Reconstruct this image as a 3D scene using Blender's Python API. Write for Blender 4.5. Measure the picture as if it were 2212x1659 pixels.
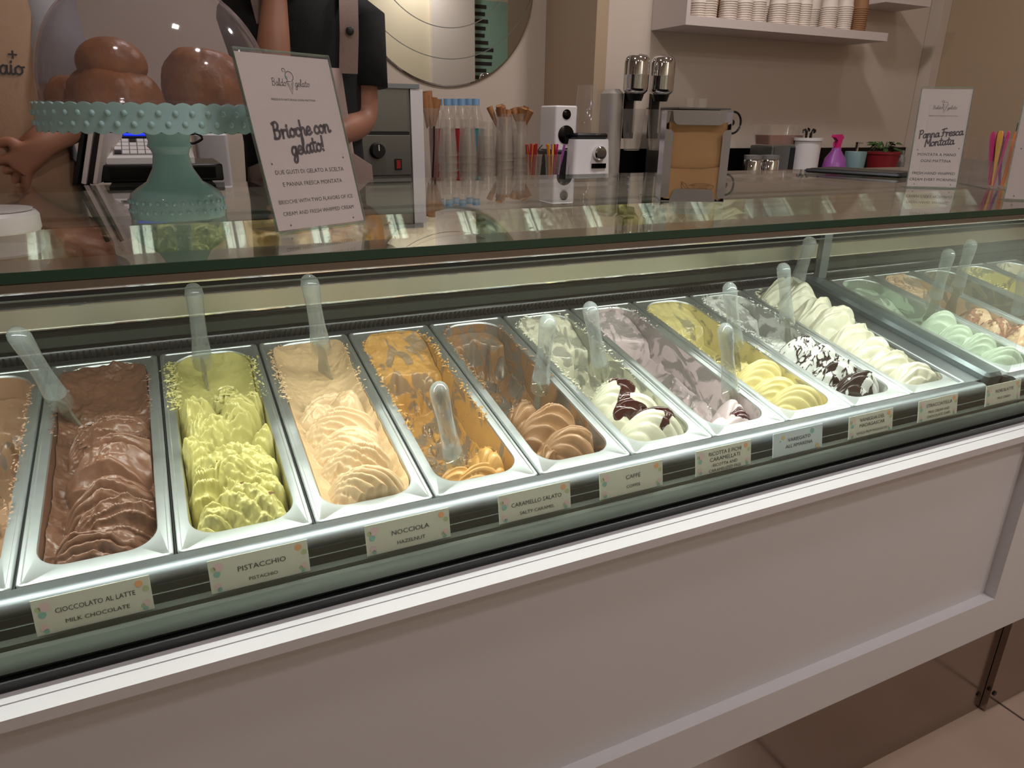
import bpy, bmesh, math, random
import numpy as np
from mathutils import Vector, Matrix, Euler

# ------------------------------------------------------------------ camera
for o in list(bpy.data.objects):
    bpy.data.objects.remove(o)
SC = bpy.context.scene
COL = SC.collection
CAM = np.array([0.1858, -0.7328, 1.2767])
YAW, PITCH, ROLL, FPX = 0.449690, -0.356260, 0.012836, 1529.6
W0, H0 = 2212.0, 1659.0
_f = np.array([math.sin(YAW) * math.cos(PITCH), math.cos(YAW) * math.cos(PITCH), math.sin(PITCH)])
_r0 = np.cross(_f, [0, 0, 1.0]); _r0 /= np.linalg.norm(_r0); _u0 = np.cross(_r0, _f)
_R = math.cos(ROLL) * _r0 + math.sin(ROLL) * _u0
_U = -math.sin(ROLL) * _r0 + math.cos(ROLL) * _u0
cam_d = bpy.data.cameras.new('camera'); cam_d.sensor_width = 36.0; cam_d.lens = 36.0 * FPX / W0
cam_d.clip_start = 0.02; cam_d.clip_end = 60
cam = bpy.data.objects.new('camera', cam_d); COL.objects.link(cam)
cam.matrix_world = Matrix(((_R[0], _U[0], -_f[0], CAM[0]), (_R[1], _U[1], -_f[1], CAM[1]),
                           (_R[2], _U[2], -_f[2], CAM[2]), (0, 0, 0, 1)))
SC.camera = cam


def _ray(u, v):
    return _f + _R * (u - W0 / 2) / FPX - _U * (v - H0 / 2) / FPX


def at_y(u, v, y):
    d = _ray(u, v); return CAM + d * (y - CAM[1]) / d[1]


def at_z(u, v, z):
    d = _ray(u, v); return CAM + d * (z - CAM[2]) / d[2]


# ------------------------------------------------------------------ world, lights, exposure
SC.view_settings.view_transform = 'Standard'
SC.view_settings.look = 'None'
SC.view_settings.exposure = 0.0
SC.view_settings.gamma = 1.0
SC.view_settings.use_curve_mapping = False
SC.cycles.transparent_max_bounces = 28
SC.cycles.max_bounces = 7
SC.cycles.glossy_bounces = 4
SC.cycles.diffuse_bounces = 3
SC.cycles.use_adaptive_sampling = True
SC.cycles.adaptive_threshold = 0.04
SC.cycles.caustics_refractive = False
wd = bpy.data.worlds.new('world'); SC.world = wd; wd.use_nodes = True
wd.node_tree.nodes['Background'].inputs[0].default_value = (1.0, 0.86, 0.78, 1)
wd.node_tree.nodes['Background'].inputs[1].default_value = 0.05


def area(name, loc, size, power, color, rot=(0, 0, 0), sizey=None, spread=None):
    l = bpy.data.lights.new(name, 'AREA'); l.energy = power; l.color = color; l.size = size
    if sizey:
        l.shape = 'RECTANGLE'; l.size_y = sizey
    if spread:
        l.spread = spread
    o = bpy.data.objects.new(name, l); COL.objects.link(o); o.location = loc; o.rotation_euler = rot
    return o


WARM = (1.0, 0.955, 0.945)
LED = (0.97, 1.0, 0.94)
# ceiling downlights of the shop
for i, (x, y, pw) in enumerate([(0.75, 1.15, 12), (2.1, 1.05, 17), (3.2, 0.9, 2), (0.75, -0.55, 8), (1.75, -1.25, 15), (2.75, -1.95, 15), (-1.3, -1.4, 4)]):
    area('ceiling_downlight', (x, y, 2.83), 0.16, pw * 0.84, WARM)
# LED tubes of the display case, under the glass shelf
area('case_led', (0.52, 0.055, 1.126), 1.90, 8.8, LED, (math.radians(1), 0, 0), 0.014)
area('case_led', (2.08, 0.055, 1.126), 1.00, 4.6, (0.97, 1.0, 0.95), (math.radians(9), 0, 0), 0.014)

random.seed(7)
RS = np.random.RandomState(11)


# ------------------------------------------------------------------ materials
def lin(c):
    def f(v):
        v = v / 255.0
        return v / 12.92 if v <= 0.04045 else ((v + 0.055) / 1.055) ** 2.4
    return (f(c[0]), f(c[1]), f(c[2]), 1.0)


def newmat(name):
    m = bpy.data.materials.new(name); m.use_nodes = True
    nt = m.node_tree
    return m, nt, nt.nodes['Principled BSDF'], nt.links


def mat(name, col, rough=0.5, metal=0.0, noise=0.0, nscale=20.0, bump=0.0, bscale=60.0, coat=0.0, emit=0.0, stretch=None, spec=None, sss=0.0):
    m, nt, b, L = newmat(name)
    c = lin(col)
    b.inputs['Base Color'].default_value = c
    b.inputs['Roughness'].default_value = rough
    b.inputs['Metallic'].default_value = metal
    if spec is not None:
        b.inputs['Specular IOR Level'].default_value = spec
    if coat:
        b.inputs['Coat Weight'].default_value = coat
    if sss:
        b.inputs['Subsurface Weight'].default_value = sss
        b.inputs['Subsurface Radius'].default_value = (0.01, 0.008, 0.006)
        b.inputs['Subsurface Scale'].default_value = 0.4
    if emit:
        b.inputs['Emission Color'].default_value = c
        b.inputs['Emission Strength'].default_value = emit
    tc = nt.nodes.new('ShaderNodeTexCoord')
    vec = tc.outputs['Object']
    if stretch:
        mp = nt.nodes.new('ShaderNodeMapping'); mp.inputs['Scale'].default_value = stretch
        L.new(vec, mp.inputs['Vector']); vec = mp.outputs['Vector']
    if noise:
        n = nt.nodes.new('ShaderNodeTexNoise'); n.inputs['Scale'].default_value = nscale; n.inputs['Detail'].default_value = 5
        L.new(vec, n.inputs['Vector'])
        r = nt.nodes.new('ShaderNodeMapRange'); r.inputs['To Min'].default_value = 1 - noise; r.inputs['To Max'].default_value = 1 + noise
        L.new(n.outputs['Fac'], r.inputs['Value'])
        mx = nt.nodes.new('ShaderNodeVectorMath'); mx.operation = 'SCALE'
        mx.inputs[0].default_value = c[:3]; L.new(r.outputs['Result'], mx.inputs['Scale'])
        L.new(mx.outputs['Vector'], b.inputs['Base Color'])
    if bump:
        n = nt.nodes.new('ShaderNodeTexNoise'); n.inputs['Scale'].default_value = bscale; n.inputs['Detail'].default_value = 4
        L.new(vec, n.inputs['Vector'])
        bp = nt.nodes.new('ShaderNodeBump'); bp.inputs['Strength'].default_value = bump; bp.inputs['Distance'].default_value = 0.002
        L.new(n.outputs['Fac'], bp.inputs['Height']); L.new(bp.outputs['Normal'], b.inputs['Normal'])
    return m


def glassmat(name, tint=(1, 1, 1), haze=0.0, hazecol=(200, 200, 200), rough=0.0, ior=1.45, refl=1.0):
    """thin clear sheet: Fresnel mix of transparent and glossy, with a little diffuse haze"""
    m = bpy.data.materials.new(name); m.use_nodes = True
    nt = m.node_tree; L = nt.links
    nt.nodes.remove(nt.nodes['Principled BSDF'])
    out = nt.nodes['Material Output']
    tr = nt.nodes.new('ShaderNodeBsdfTransparent'); tr.inputs[0].default_value = (*tint, 1)
    gl = nt.nodes.new('ShaderNodeBsdfGlossy'); gl.inputs['Roughness'].default_value = rough
    gl.inputs['Color'].default_value = (refl, refl, refl, 1)
    fr = nt.nodes.new('ShaderNodeFresnel'); fr.inputs['IOR'].default_value = ior
    ge = nt.nodes.new('ShaderNodeNewGeometry')      # the same reflectance from both faces of the sheet
    io = nt.nodes.new('ShaderNodeMapRange'); io.inputs['To Min'].default_value = ior; io.inputs['To Max'].default_value = 1.0 / ior
    L.new(ge.outputs['Backfacing'], io.inputs['Value']); L.new(io.outputs['Result'], fr.inputs['IOR'])
    mx = nt.nodes.new('ShaderNodeMixShader')
    L.new(fr.outputs[0], mx.inputs[0]); L.new(tr.outputs[0], mx.inputs[1]); L.new(gl.outputs[0], mx.inputs[2])
    last = mx
    if haze:
        df = nt.nodes.new('ShaderNodeBsdfDiffuse'); df.inputs[0].default_value = lin(hazecol)
        m2 = nt.nodes.new('ShaderNodeMixShader'); m2.inputs[0].default_value = haze
        L.new(mx.outputs[0], m2.inputs[1]); L.new(df.outputs[0], m2.inputs[2]); last = m2
    L.new(last.outputs[0], out.inputs['Surface'])
    return m


M = {}
M['steel'] = mat('brushed_steel', (132, 138, 142), 0.46, 1.0, 0.10, 30, 0.08, 40, stretch=(1, 12, 12))
M['steel_dark'] = mat('steel_profile', (62, 66, 60), 0.5, 0.85, 0.12, 30, 0.05, 60, stretch=(0.6, 40, 40))
M['steel_pan'] = mat('pan_steel', (196, 202, 202), 0.47, 1.0, 0.12, 45, 0.10, 90)
M['mirror_steel'] = mat('polished_steel', (232, 232, 218), 0.04, 1.0)
M['mirror'] = mat('mirror_glass', (205, 205, 200), 0.01, 1.0)
M['chrome'] = mat('chrome', (220, 220, 222), 0.06, 1.0)
M['black'] = mat('black_plastic', (14, 14, 15), 0.35)
M['black_gloss'] = mat('black_gloss', (9, 9, 9), 0.16, spec=0.25)
M['darkgap'] = mat('dark_cavity', (10, 10, 10), 0.7)
M['anthracite'] = mat('anthracite', (36, 38, 40), 0.4, 0.4)
M['pan_back'] = mat('dark_rim', (58, 62, 66), 0.35, 0.7)
M['wood_white'] = mat('painted_panel', (206, 202, 206), 0.38, 0, 0.03, 3, 0.03, 120)
M['warm_lit_alu'] = mat('warm_lit_aluminium', (128, 112, 102), 0.35, 0.6)  # plain aluminium, its brown room reflection mixed into the colour
M['edge_green'] = mat('glass_edge_green', (6, 58, 44), 0.12, 0, spec=0.8)
M['glass_shelf'] = glassmat('shelf_glass', (0.95, 0.98, 0.95), 0.0, ior=1.30)
M['glass'] = glassmat('clear_glass', (0.97, 0.985, 0.97), 0.012, (190, 205, 195), ior=1.42)
M['glass_hazy'] = glassmat('hazed_glass', (0.95, 0.97, 0.95), 0.06, (180, 190, 182), ior=1.4)
M['acrylic'] = glassmat('acrylic', (0.97, 0.97, 0.98), 0.03, (220, 215, 220), ior=1.4)
M['dome'] = glassmat('dome_plastic', (0.90, 0.88, 0.90), 0.16, (165, 150, 152), 0.06, ior=1.4)
M['pet'] = glassmat('clear_plastic', (0.955, 0.95, 0.94), 0.075, (226, 214, 204), 0.08, ior=1.45)
M['handle'] = glassmat('frosted_handle', (0.84, 0.86, 0.85), 0.22, (170, 178, 178), 0.10, ior=1.6)
M['handle_clear'] = glassmat('clear_ferrule', (0.82, 0.83, 0.78), 0.10, (200, 200, 190), 0.05, ior=1.5)
M['paper'] = mat('white_card', (214, 200, 196), 0.6)
M['card'] = mat('label_card', (205, 208, 192), 0.5)
M['card_blue'] = mat('label_card_blue', (196, 210, 214), 0.5)
M['ink'] = mat('ink', (48, 46, 48), 0.7)
M['ink2'] = mat('grey_ink', (92, 82, 88), 0.7)
M['ink3'] = mat('brown_ink', (78, 54, 30), 0.7)
M['p_orange'] = mat('print_orange', (228, 165, 118), 0.6)
M['p_green'] = mat('print_green', (172, 186, 138), 0.6)
M['p_teal'] = mat('print_teal', (132, 182, 170), 0.6)
M['p_pink'] = mat('print_pink', (216, 190, 190), 0.6)
M['p_yellow'] = mat('print_yellow', (210, 190, 130), 0.6)
M['milkglass'] = mat('milk_glass_teal', (170, 206, 210), 0.14, 0, 0.02, 8, coat=0.3, sss=0.25)
M['bread'] = mat('brioche_crust', (158, 100, 60), 0.40, 0, 0.75, 34, 1.0, 60)
M['white_plastic'] = mat('white_plastic', (222, 216, 216), 0.35)
M['cream_wall'] = mat('wall_paint', (200, 184, 170), 0.6, 0, 0.03, 1.5)
M['beige_shaded_wall'] = mat('wall_paint_beige_shaded', (176, 152, 126), 0.6, 0, 0.03, 1.5)
M['cream_front'] = mat('wall_paint_cream', (220, 208, 182), 0.6)
M['ceiling'] = mat('ceiling_paint', (222, 212, 204), 0.7)
M['tile'] = mat('floor_tile', (178, 156, 142), 0.22, 0, 0.12, 6, 0.05, 30)
M['grout'] = mat('floor_grout', (70, 54, 46), 0.8)
M['laminate'] = mat('laminate_top', (148, 134, 126), 0.25)
M['white_shelf'] = mat('shelf_white', (206, 192, 186), 0.45)
M['skin'] = mat('skin', (158, 108, 86), 0.5, 0, 0.08, 14, sss=0.1)
M['tee'] = mat('black_cotton', (7, 7, 8), 0.85, 0, 0.2, 60, 0.2, 300)
M['grey_shirt'] = mat('grey_cotton', (150, 146, 152), 0.85, 0, 0.1, 60, 0.25, 160)
M['apron'] = mat('brown_apron', (140, 108, 84), 0.8, 0, 0.08, 80, 0.25, 260)
M['apron2'] = mat('taupe_apron', (142, 120, 112), 0.8, 0, 0.08, 80, 0.25, 260)
M['trousers'] = mat('dark_trousers', (50, 44, 44), 0.85)
M['hair'] = mat('dark_hair', (38, 26, 20), 0.5, 0, 0.3, 90, 0.5, 200)
M['lip'] = mat('lips', (150, 78, 70), 0.5)
M['eye'] = mat('eye_white', (225, 222, 218), 0.2)
M['kraft'] = mat('kraft_paper', (166, 124, 84), 0.75, 0, 0.06, 30, 0.1, 120)
M['napkin_steel'] = mat('napkin_steel', (196, 198, 214), 0.16, 1.0)
M['teal_board'] = mat('menu_board_teal', (150, 190, 178), 0.6)
M['cup_white'] = mat('paper_cup', (226, 212, 200), 0.6)
M['cup_brown'] = mat('kraft_cup', (150, 108, 72), 0.7)
M['pink'] = mat('magenta_plastic', (205, 40, 120), 0.35)
M['purple'] = mat('purple_plastic', (150, 78, 158), 0.3)
M['soapteal'] = mat('teal_ceramic', (112, 140, 142), 0.4)
M['red'] = mat('red_plastic', (150, 28, 34), 0.4)
M['redpot'] = mat('red_pot', (130, 26, 36), 0.4)
M['orange'] = mat('orange_plastic', (226, 128, 44), 0.4)
M['yellow'] = mat('yellow_plastic', (232, 170, 60), 0.4)
M['leaf'] = mat('leaf_green', (52, 84, 34), 0.45, 0, 0.25, 40)
M['soil'] = mat('soil', (40, 28, 20), 0.9)
M['bluecap'] = mat('blue_cap', (120, 160, 196), 0.4)
M['teal_cup'] = mat('teal_cup', (70, 130, 136), 0.4)
M['wafer'] = mat('wafer', (158, 108, 68), 0.7, 0, 0.2, 50)
M['lcd'] = mat('blue_display', (20, 50, 255), 0.3, emit=0.9)
M['blueled'] = mat('blue_led', (60, 70, 255), 0.3, emit=2.0)
M['grey'] = mat('grey_plastic', (128, 124, 122), 0.4)
M['metal_grey'] = mat('appliance_steel', (122, 122, 118), 0.35, 0.8, 0.05, 20)
M['pinkjam'] = mat('pink_crumbs', (176, 120, 108), 0.7, 0, 0.3, 60)


# ------------------------------------------------------------------ mesh helpers
class MB:
    def __init__(s):
        s.v = []; s.f = []; s.m = []; s.cur = 0

    def add(s, vs, fs):
        b = len(s.v); s.v.extend([tuple(map(float, p)) for p in vs])
        for f in fs:
            s.f.append(tuple(b + i for i in f)); s.m.append(s.cur)
        return s

    def box(s, a, b, rot=None, at=None):
        (x0, y0, z0), (x1, y1, z1) = a, b
        vs = [(x0, y0, z0), (x1, y0, z0), (x1, y1, z0), (x0, y1, z0), (x0, y0, z1), (x1, y0, z1), (x1, y1, z1), (x0, y1, z1)]
        if rot is not None:
            R = Euler(rot).to_matrix(); vs = [tuple(R @ Vector(p) + Vector(at or (0, 0, 0))) for p in vs]
        return s.add(vs, [(0, 3, 2, 1), (4, 5, 6, 7), (0, 1, 5, 4), (1, 2, 6, 5), (2, 3, 7, 6), (3, 0, 4, 7)])

    def rbox(s, a, b, r=0.004, seg=3):
        """box with rounded vertical edges and small top/bottom chamfer"""
        (x0, y0, z0), (x1, y1, z1) = a, b
        r = min(r, (x1 - x0) / 2.01, (y1 - y0) / 2.01)
        c = min(r * 0.6, (z1 - z0) / 2.01)
        loops = []
        for (z, i) in ((z0, c), (z0 + c, 0), (z1 - c, 0), (z1, c)):
            loops.append([(x, y, z) for x, y in rrect(x0 + i, x1 - i, y0 + i, y1 - i, max(r - i, 0.0005), seg)])
        return s.loft(loops, True, True)

    def loft(s, loops, cap0=False, cap1=False, closed=True):
        n = len(loops[0]); vs = [p for l in loops for p in l]; fs = []
        for k in range(len(loops) - 1):
            for i in range(n if closed else n - 1):
                j = (i + 1) % n
                fs.append((k * n + i, k * n + j, (k + 1) * n + j, (k + 1) * n + i))
        if cap0: fs.append(tuple(range(n - 1, -1, -1)))
        if cap1: fs.append(tuple((len(loops) - 1) * n + i for i in range(n)))
        return s.add(vs, fs)

    def lathe(s, prof, seg=32, c=(0, 0, 0), cap0=False, cap1=False, mod=None):
        loops = []
        for (r, z) in prof:
            l = []
            for i in range(seg):
                a = 2 * math.pi * i / seg
                rr = r * (mod(a, z) if mod else 1)
                l.append((c[0] + rr * math.cos(a), c[1] + rr * math.sin(a), c[2] + z))
            loops.append(l)
        return s.loft(loops, cap0, cap1)

    def tube(s, pts, rad, seg=10, caps=True, flat=1.0, up=(0, 0, 1)):
        pts = [Vector(p) for p in pts]; n = len(pts)
        if not isinstance(rad, (list, tuple)): rad = [rad] * n
        loops = []
        for k, p in enumerate(pts):
            t = (pts[min(k + 1, n - 1)] - pts[max(k - 1, 0)]).normalized()
            u = Vector(up)
            if abs(t.dot(u)) > 0.97: u = Vector((1, 0, 0))
            a = t.cross(u).normalized(); b = a.cross(t).normalized()
            loops.append([p + a * (rad[k] * math.cos(2 * math.pi * i / seg)) + b * (rad[k] * flat * math.sin(2 * math.pi * i / seg)) for i in range(seg)])
        return s.loft(loops, caps, caps)

    def sweep(s, prof, x0, x1):
        """closed (y,z) profile swept along x"""
        a = [(x0, y, z) for y, z in prof]; b = [(x1, y, z) for y, z in prof]
        return s.loft([a, b], True, True)

    def prism(s, poly, d, axis='y'):
        if axis == 'y':
            a = [(x, 0, z) for x, z in poly]; b = [(x, d, z) for x, z in poly]
        else:
            a = [(x, y, 0) for x, y in poly]; b = [(x, y, d) for x, y in poly]
        return s.loft([a, b], True, True)

    def sphere(s, c, r, seg=14, rings=8, sc=(1, 1, 1)):
        loops = []
        for k in range(1, rings):
            t = math.pi * k / rings
            loops.append([(c[0] + sc[0] * r * math.sin(t) * math.cos(2 * math.pi * i / seg), c[1] + sc[1] * r * math.sin(t) * math.sin(2 * math.pi * i / seg), c[2] - sc[2] * r * math.cos(t)) for i in range(seg)])
        b = len(s.v)
        s.loft(loops)
        s.v.append((c[0], c[1], c[2] - sc[2] * r)); s.v.append((c[0], c[1], c[2] + sc[2] * r))
        n = len(s.v); m = (rings - 2) * seg
        for i in range(seg):
            s.f.append((n - 2, b + (i + 1) % seg, b + i)); s.m.append(s.cur)
            s.f.append((n - 1, b + m + i, b + m + (i + 1) % seg)); s.m.append(s.cur)
        return s

    def build(s, name, mats, parent=None, smooth=False, angle=None):
        me = bpy.data.meshes.new(name); me.from_pydata(s.v, [], s.f)
        if not isinstance(mats, (list, tuple)): mats = [mats]
        for m in mats: me.materials.append(M[m] if isinstance(m, str) else m)
        if len(mats) > 1: me.polygons.foreach_set('material_index', s.m)
        bm = bmesh.new(); bm.from_mesh(me); bmesh.ops.recalc_face_normals(bm, faces=bm.faces[:]); bm.to_mesh(me); bm.free()
        if smooth:
            if angle is None: angle = 0.7
            me.polygons.foreach_set('use_smooth', [True] * len(me.polygons))
            if angle < 3: me.set_sharp_from_angle(angle=angle)
        me.update()
        o = bpy.data.objects.new(name, me); COL.objects.link(o)
        if parent is not None: o.parent = parent
        return o


def rrect(x0, x1, y0, y1, r, seg=4, r2=None):
    """rounded rectangle, front corners radius r, back corners radius r2"""
    r2 = r if r2 is None else r2
    out = []
    for cx, cy, a0, rr in ((x1 - r, y0 + r, -90, r), (x1 - r2, y1 - r2, 0, r2), (x0 + r2, y1 - r2, 90, r2), (x0 + r, y0 + r, 180, r)):
        for k in range(seg + 1):
            a = math.radians(a0 + 90.0 * k / seg)
            out.append((cx + rr * math.cos(a), cy + rr * math.sin(a)))
    return out


def tag(o, label, cat, group=None):
    o['label'] = label; o['category'] = cat
    if group: o['group'] = group
    return o


def thing(name, label, cat, loc=(0, 0, 0), rot=(0, 0, 0), group=None):
    o = bpy.data.objects.new(name, None); COL.objects.link(o)
    o.location = loc; o.rotation_euler = rot; o.empty_display_size = 0.05
    return tag(o, label, cat, group)


def struct(o):
    o['kind'] = 'structure'; return o


def dup(root, loc=None, rot=None, label=None):
    r = root.copy(); COL.objects.link(r)
    if loc is not None: r.location = loc
    if rot is not None: r.rotation_euler = rot
    if label: r['label'] = label
    for ch in list(root.children):
        c = ch.copy(); COL.objects.link(c); c.parent = r
        for g in list(ch.children):
            d = g.copy(); COL.objects.link(d); d.parent = c
    return r


def smooth_line(pts, sub=5):
    if len(pts) < 3: return pts
    P = [pts[0]] + list(pts) + [pts[-1]]; out = []
    for i in range(1, len(P) - 2):
        p0, p1, p2, p3 = [np.array(q, float) for q in P[i - 1:i + 3]]
        for k in range(sub):
            t = k / sub
            out.append(tuple(0.5 * ((2 * p1) + (-p0 + p2) * t + (2 * p0 - 5 * p1 + 4 * p2 - p3) * t * t + (-p0 + 3 * p1 - 3 * p2 + p3) * t ** 3)))
    out.append(tuple(pts[-1])); return out


GL = {
 'a': ([[(.75, .85), (.4, 1), (.1, .6), (.15, .1), (.45, 0), (.72, .4), (.8, .95)], [(.8, .95), (.76, .25), (.92, 0), (1.1, .15)]], 1.05),
 'b': ([[(.1, 1.9), (.1, .1)], [(.1, .6), (.45, 1), (.75, .6), (.5, 0), (.1, .1)]], 1.0),
 'B': ([[(.15, 2), (.1, 0)], [(-.05, 1.9), (.55, 2.08), (.85, 1.65), (.6, 1.15), (.2, 1.08)], [(.2, 1.08), (.8, 1.0), (.95, .45), (.6, 0), (0, .06)]], 1.2),
 'l': ([[(0, .3), (.35, 1.3), (.42, 1.95), (.25, 1.95), (.2, .4), (.4, 0), (.65, .2)]], .62),
 'd': ([[(.75, .85), (.4, 1), (.1, .6), (.15, .1), (.45, 0), (.75, .5), (.85, 2)], [(.85, 2), (.78, .3), (.92, 0), (1.1, .15)]], 1.05),
 'o': ([[(.45, 1), (.1, .7), (.12, .2), (.45, 0), (.8, .3), (.75, .8), (.45, 1), (.7, .85), (1.02, .9)]], 1.0),
 'g': ([[(.75, .85), (.4, 1), (.1, .6), (.15, .1), (.45, 0), (.75, .4), (.8, .95)], [(.8, .95), (.78, -.5), (.5, -1.0), (.2, -.8), (.4, -.3), (1.05, .15)]], 1.05),
 'e': ([[(.1, .45), (.7, .6), (.65, .95), (.35, 1), (.1, .6), (.15, .15), (.5, 0), (.92, .25)]], .85),
 't': ([[(.35, 1.7), (.3, .3), (.5, 0), (.8, .2)], [(0, 1.15), (.75, 1.2)]], .75),
 'r': ([[(0, .9), (.2, 1.0), (.2, 0)], [(.2, .5), (.45, .95), (.75, .9)]], .8),
 'i': ([[(.2, 1), (.18, .25), (.35, 0), (.6, .15)], [(.2, 1.4), (.24, 1.5)]], .55),
 'c': ([[(.75, .8), (.45, 1), (.1, .6), (.15, .15), (.5, 0), (.92, .25)]], .85),
 'h': ([[(.1, 0), (.1, 1.9)], [(.1, .6), (.45, 1), (.7, .8), (.7, .2), (.85, 0), (1.05, .15)]], 1.0),
 'n': ([[(.1, 1), (.1, 0)], [(.1, .6), (.45, 1), (.7, .8), (.7, .2), (.85, 0), (1.05, .15)]], 1.0),
 'P': ([[(.15, 2), (.1, 0)], [(0, 1.9), (.6, 2.05), (.9, 1.6), (.6, 1.05), (.15, 1.0)]], 1.0),
 'F': ([[(.35, 1.9), (.28, .3), (0, 0)], [(-.05, 1.75), (.5, 1.95), (1.0, 2.0)], [(.1, 1.0), (.75, 1.1)]], .95),
 's': ([[(.6, .9), (.35, 1.05), (.2, .75), (.55, .45), (.5, .05), (.08, .08)], [(.5, .05), (.85, .25)]], .78),
 'M': ([[(0, 0), (.15, 1.9), (.6, .6), (1.1, 1.95), (1.12, .2), (1.3, 0)]], 1.35),
 '!': ([[(.25, 1.9), (.2, .6)], [(.17, .12), (.2, .05)]], .5), ' ': ([], .55),
 '+': ([[(.1, .5), (.9, .5)], [(.5, .1), (.5, .9)]], 1.0),
}


def ribbon(mb, pts, w, z=0.0):
    n = len(pts)
    if n < 2: return
    L = []; R = []
    for k in range(n):
        a = np.array(pts[max(k - 1, 0)]); b = np.array(pts[min(k + 1, n - 1)]); t = b - a
        l = np.linalg.norm(t) or 1; t = t / l; nn = np.array([-t[1], t[0]])
        p = np.array(pts[k])
        if k == 0: p = p - t * w * .5
        if k == n - 1: p = p + t * w * .5
        L.append((*(p + nn * w / 2), z)); R.append((*(p - nn * w / 2), z))
    mb.add(L + R, [(i, i + 1, n + i + 1, n + i) for i in range(n - 1)])


def script_text(mb, txt, x, y, h, w, shear=0.15, center=True, rot=0.0):
    """handwritten lettering made of stroke ribbons; h = x-height"""
    tot = sum(GL[c][1] for c in txt) * h
    px = -tot / 2 if center else 0
    ca, sa = math.cos(rot), math.sin(rot)
    for c in txt:
        for st in GL[c][0]:
            pts = smooth_line(st) if len(st) > 2 else st
            q = []
            for (gx, gy) in pts:
                X = px + gx * h + gy * h * shear; Y = gy * h
                q.append((x + X * ca - Y * sa, y + X * sa + Y * ca))
            ribbon(mb, q, w)
        px += GL[c][1] * h


def caps_text(mb, txt, x, y, size, sx=1.0):
    """block capitals with the built-in font, centred on x with baseline y"""
    cu = bpy.data.curves.new('t', 'FONT'); cu.body = txt; cu.size = size; cu.align_x = 'CENTER'; cu.resolution_u = 2
    ob = bpy.data.objects.new('t', cu)
    me = ob.to_mesh()
    mb.add([(v.co.x * sx + x, v.co.y + y, 0) for v in me.vertices], [tuple(p.vertices) for p in me.polygons])
    ob.to_mesh_clear(); bpy.data.objects.remove(ob); bpy.data.curves.remove(cu)


def disc(mb, x, y, r, ry=None, z=0.0, n=18):
    ry = ry or r
    mb.add([(x + r * math.cos(2 * math.pi * i / n), y + ry * math.sin(2 * math.pi * i / n), z) for i in range(n)], [tuple(range(n))])


def noise2(X, Y, sc, seed, octv=4):
    rs = np.random.RandomState(seed); out = np.zeros_like(X); a = 1.0; tot = 0
    for o in range(octv):
        g = rs.rand(67, 67); x = X / sc * (2 ** o) + 31.7; y = Y / sc * (2 ** o) + 17.3
        xi = np.floor(x).astype(int); yi = np.floor(y).astype(int); fx = x - xi; fy = y - yi
        fx = fx * fx * (3 - 2 * fx); fy = fy * fy * (3 - 2 * fy)
        g00 = g[xi % 67, yi % 67]; g10 = g[(xi + 1) % 67, yi % 67]; g01 = g[xi % 67, (yi + 1) % 67]; g11 = g[(xi + 1) % 67, (yi + 1) % 67]
        out += a * ((g00 * (1 - fx) + g10 * fx) * (1 - fy) + (g01 * (1 - fx) + g11 * fx) * fy); tot += a; a *= 0.5
    return out / tot


def sstep(a, b, x):
    t = np.clip((x - a) / (b - a), 0, 1); return t * t * (3 - 2 * t)

# ================================================================== SETTING
def quadbox(name, a, b, m):
    return struct(MB().box(a, b).build(name, m))


floor = struct(MB().box((-2.4, -2.4, -0.06), (4.0, 2.6, -0.004)).build('floor', 'grout'))
tile_m = MB().rbox((0.003, 0.003, -0.012), (0.597, 0.597, 0.0), 0.002, 1)
t0 = None
jx = float(at_z(2150, 1512, 0)[0])
for i in range(-4, 4):
    for j in range(-4, 1):
        if t0 is None:
            t0 = tile_m.build('floor_tile', 'tile', floor); o = t0
        else:
            o = t0.copy(); COL.objects.link(o); o.parent = floor
        o.location = (jx + i * 0.6, -0.39 + j * 0.6, 0)
quadbox('ceiling', (-2.4, -2.4, 2.9), (4.0, 2.6, 2.95), 'ceiling')
quadbox('wall_back_left', (-2.4, 2.4, 0), (1.844, 2.5, 2.9), 'cream_wall')
quadbox('wall_back_return', (1.844, 1.97, 0), (1.90, 2.5, 2.9), 'beige_shaded_wall')  # shade on this return face is put into its darker beige
quadbox('wall_back_right', (1.90, 1.97, 0), (3.9, 2.05, 2.9), 'cream_wall')
quadbox('wall_right', (3.86, -2.4, 0), (3.96, 1.97, 2.9), 'beige_shaded_wall')
quadbox('wall_left', (-2.4, -2.4, 0), (-2.3, 2.4, 2.9), 'cream_wall')
quadbox('wall_front', (-2.3, -2.4, 0), (3.86, -2.3, 2.9), 'cream_front')
struct(MB().box((3.845, 0.92, 0), (3.86, 0.945, 2.9)).build('trim_1', 'cream_wall'))
struct(MB().box((3.80, 1.90, 0), (3.858, 1.968, 2.9)).build('trim_2', 'cream_wall'))
quadbox('floor_staff_platform', (-2.2, 0.86, 0), (3.8, 1.5, 0.12), 'grey')

# ================================================================== DISPLAY CASE
case = thing('display_case', 'long refrigerated gelato display case with white front panel and glass top', 'display case')
XA, XB, XC = -0.62, 1.478, 2.75


def swp(prof, name, m, x0=XA, x1=XC, smooth=False):
    return MB().sweep(prof, x0, x1).build(name, m, case, smooth, 0.9)


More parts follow.
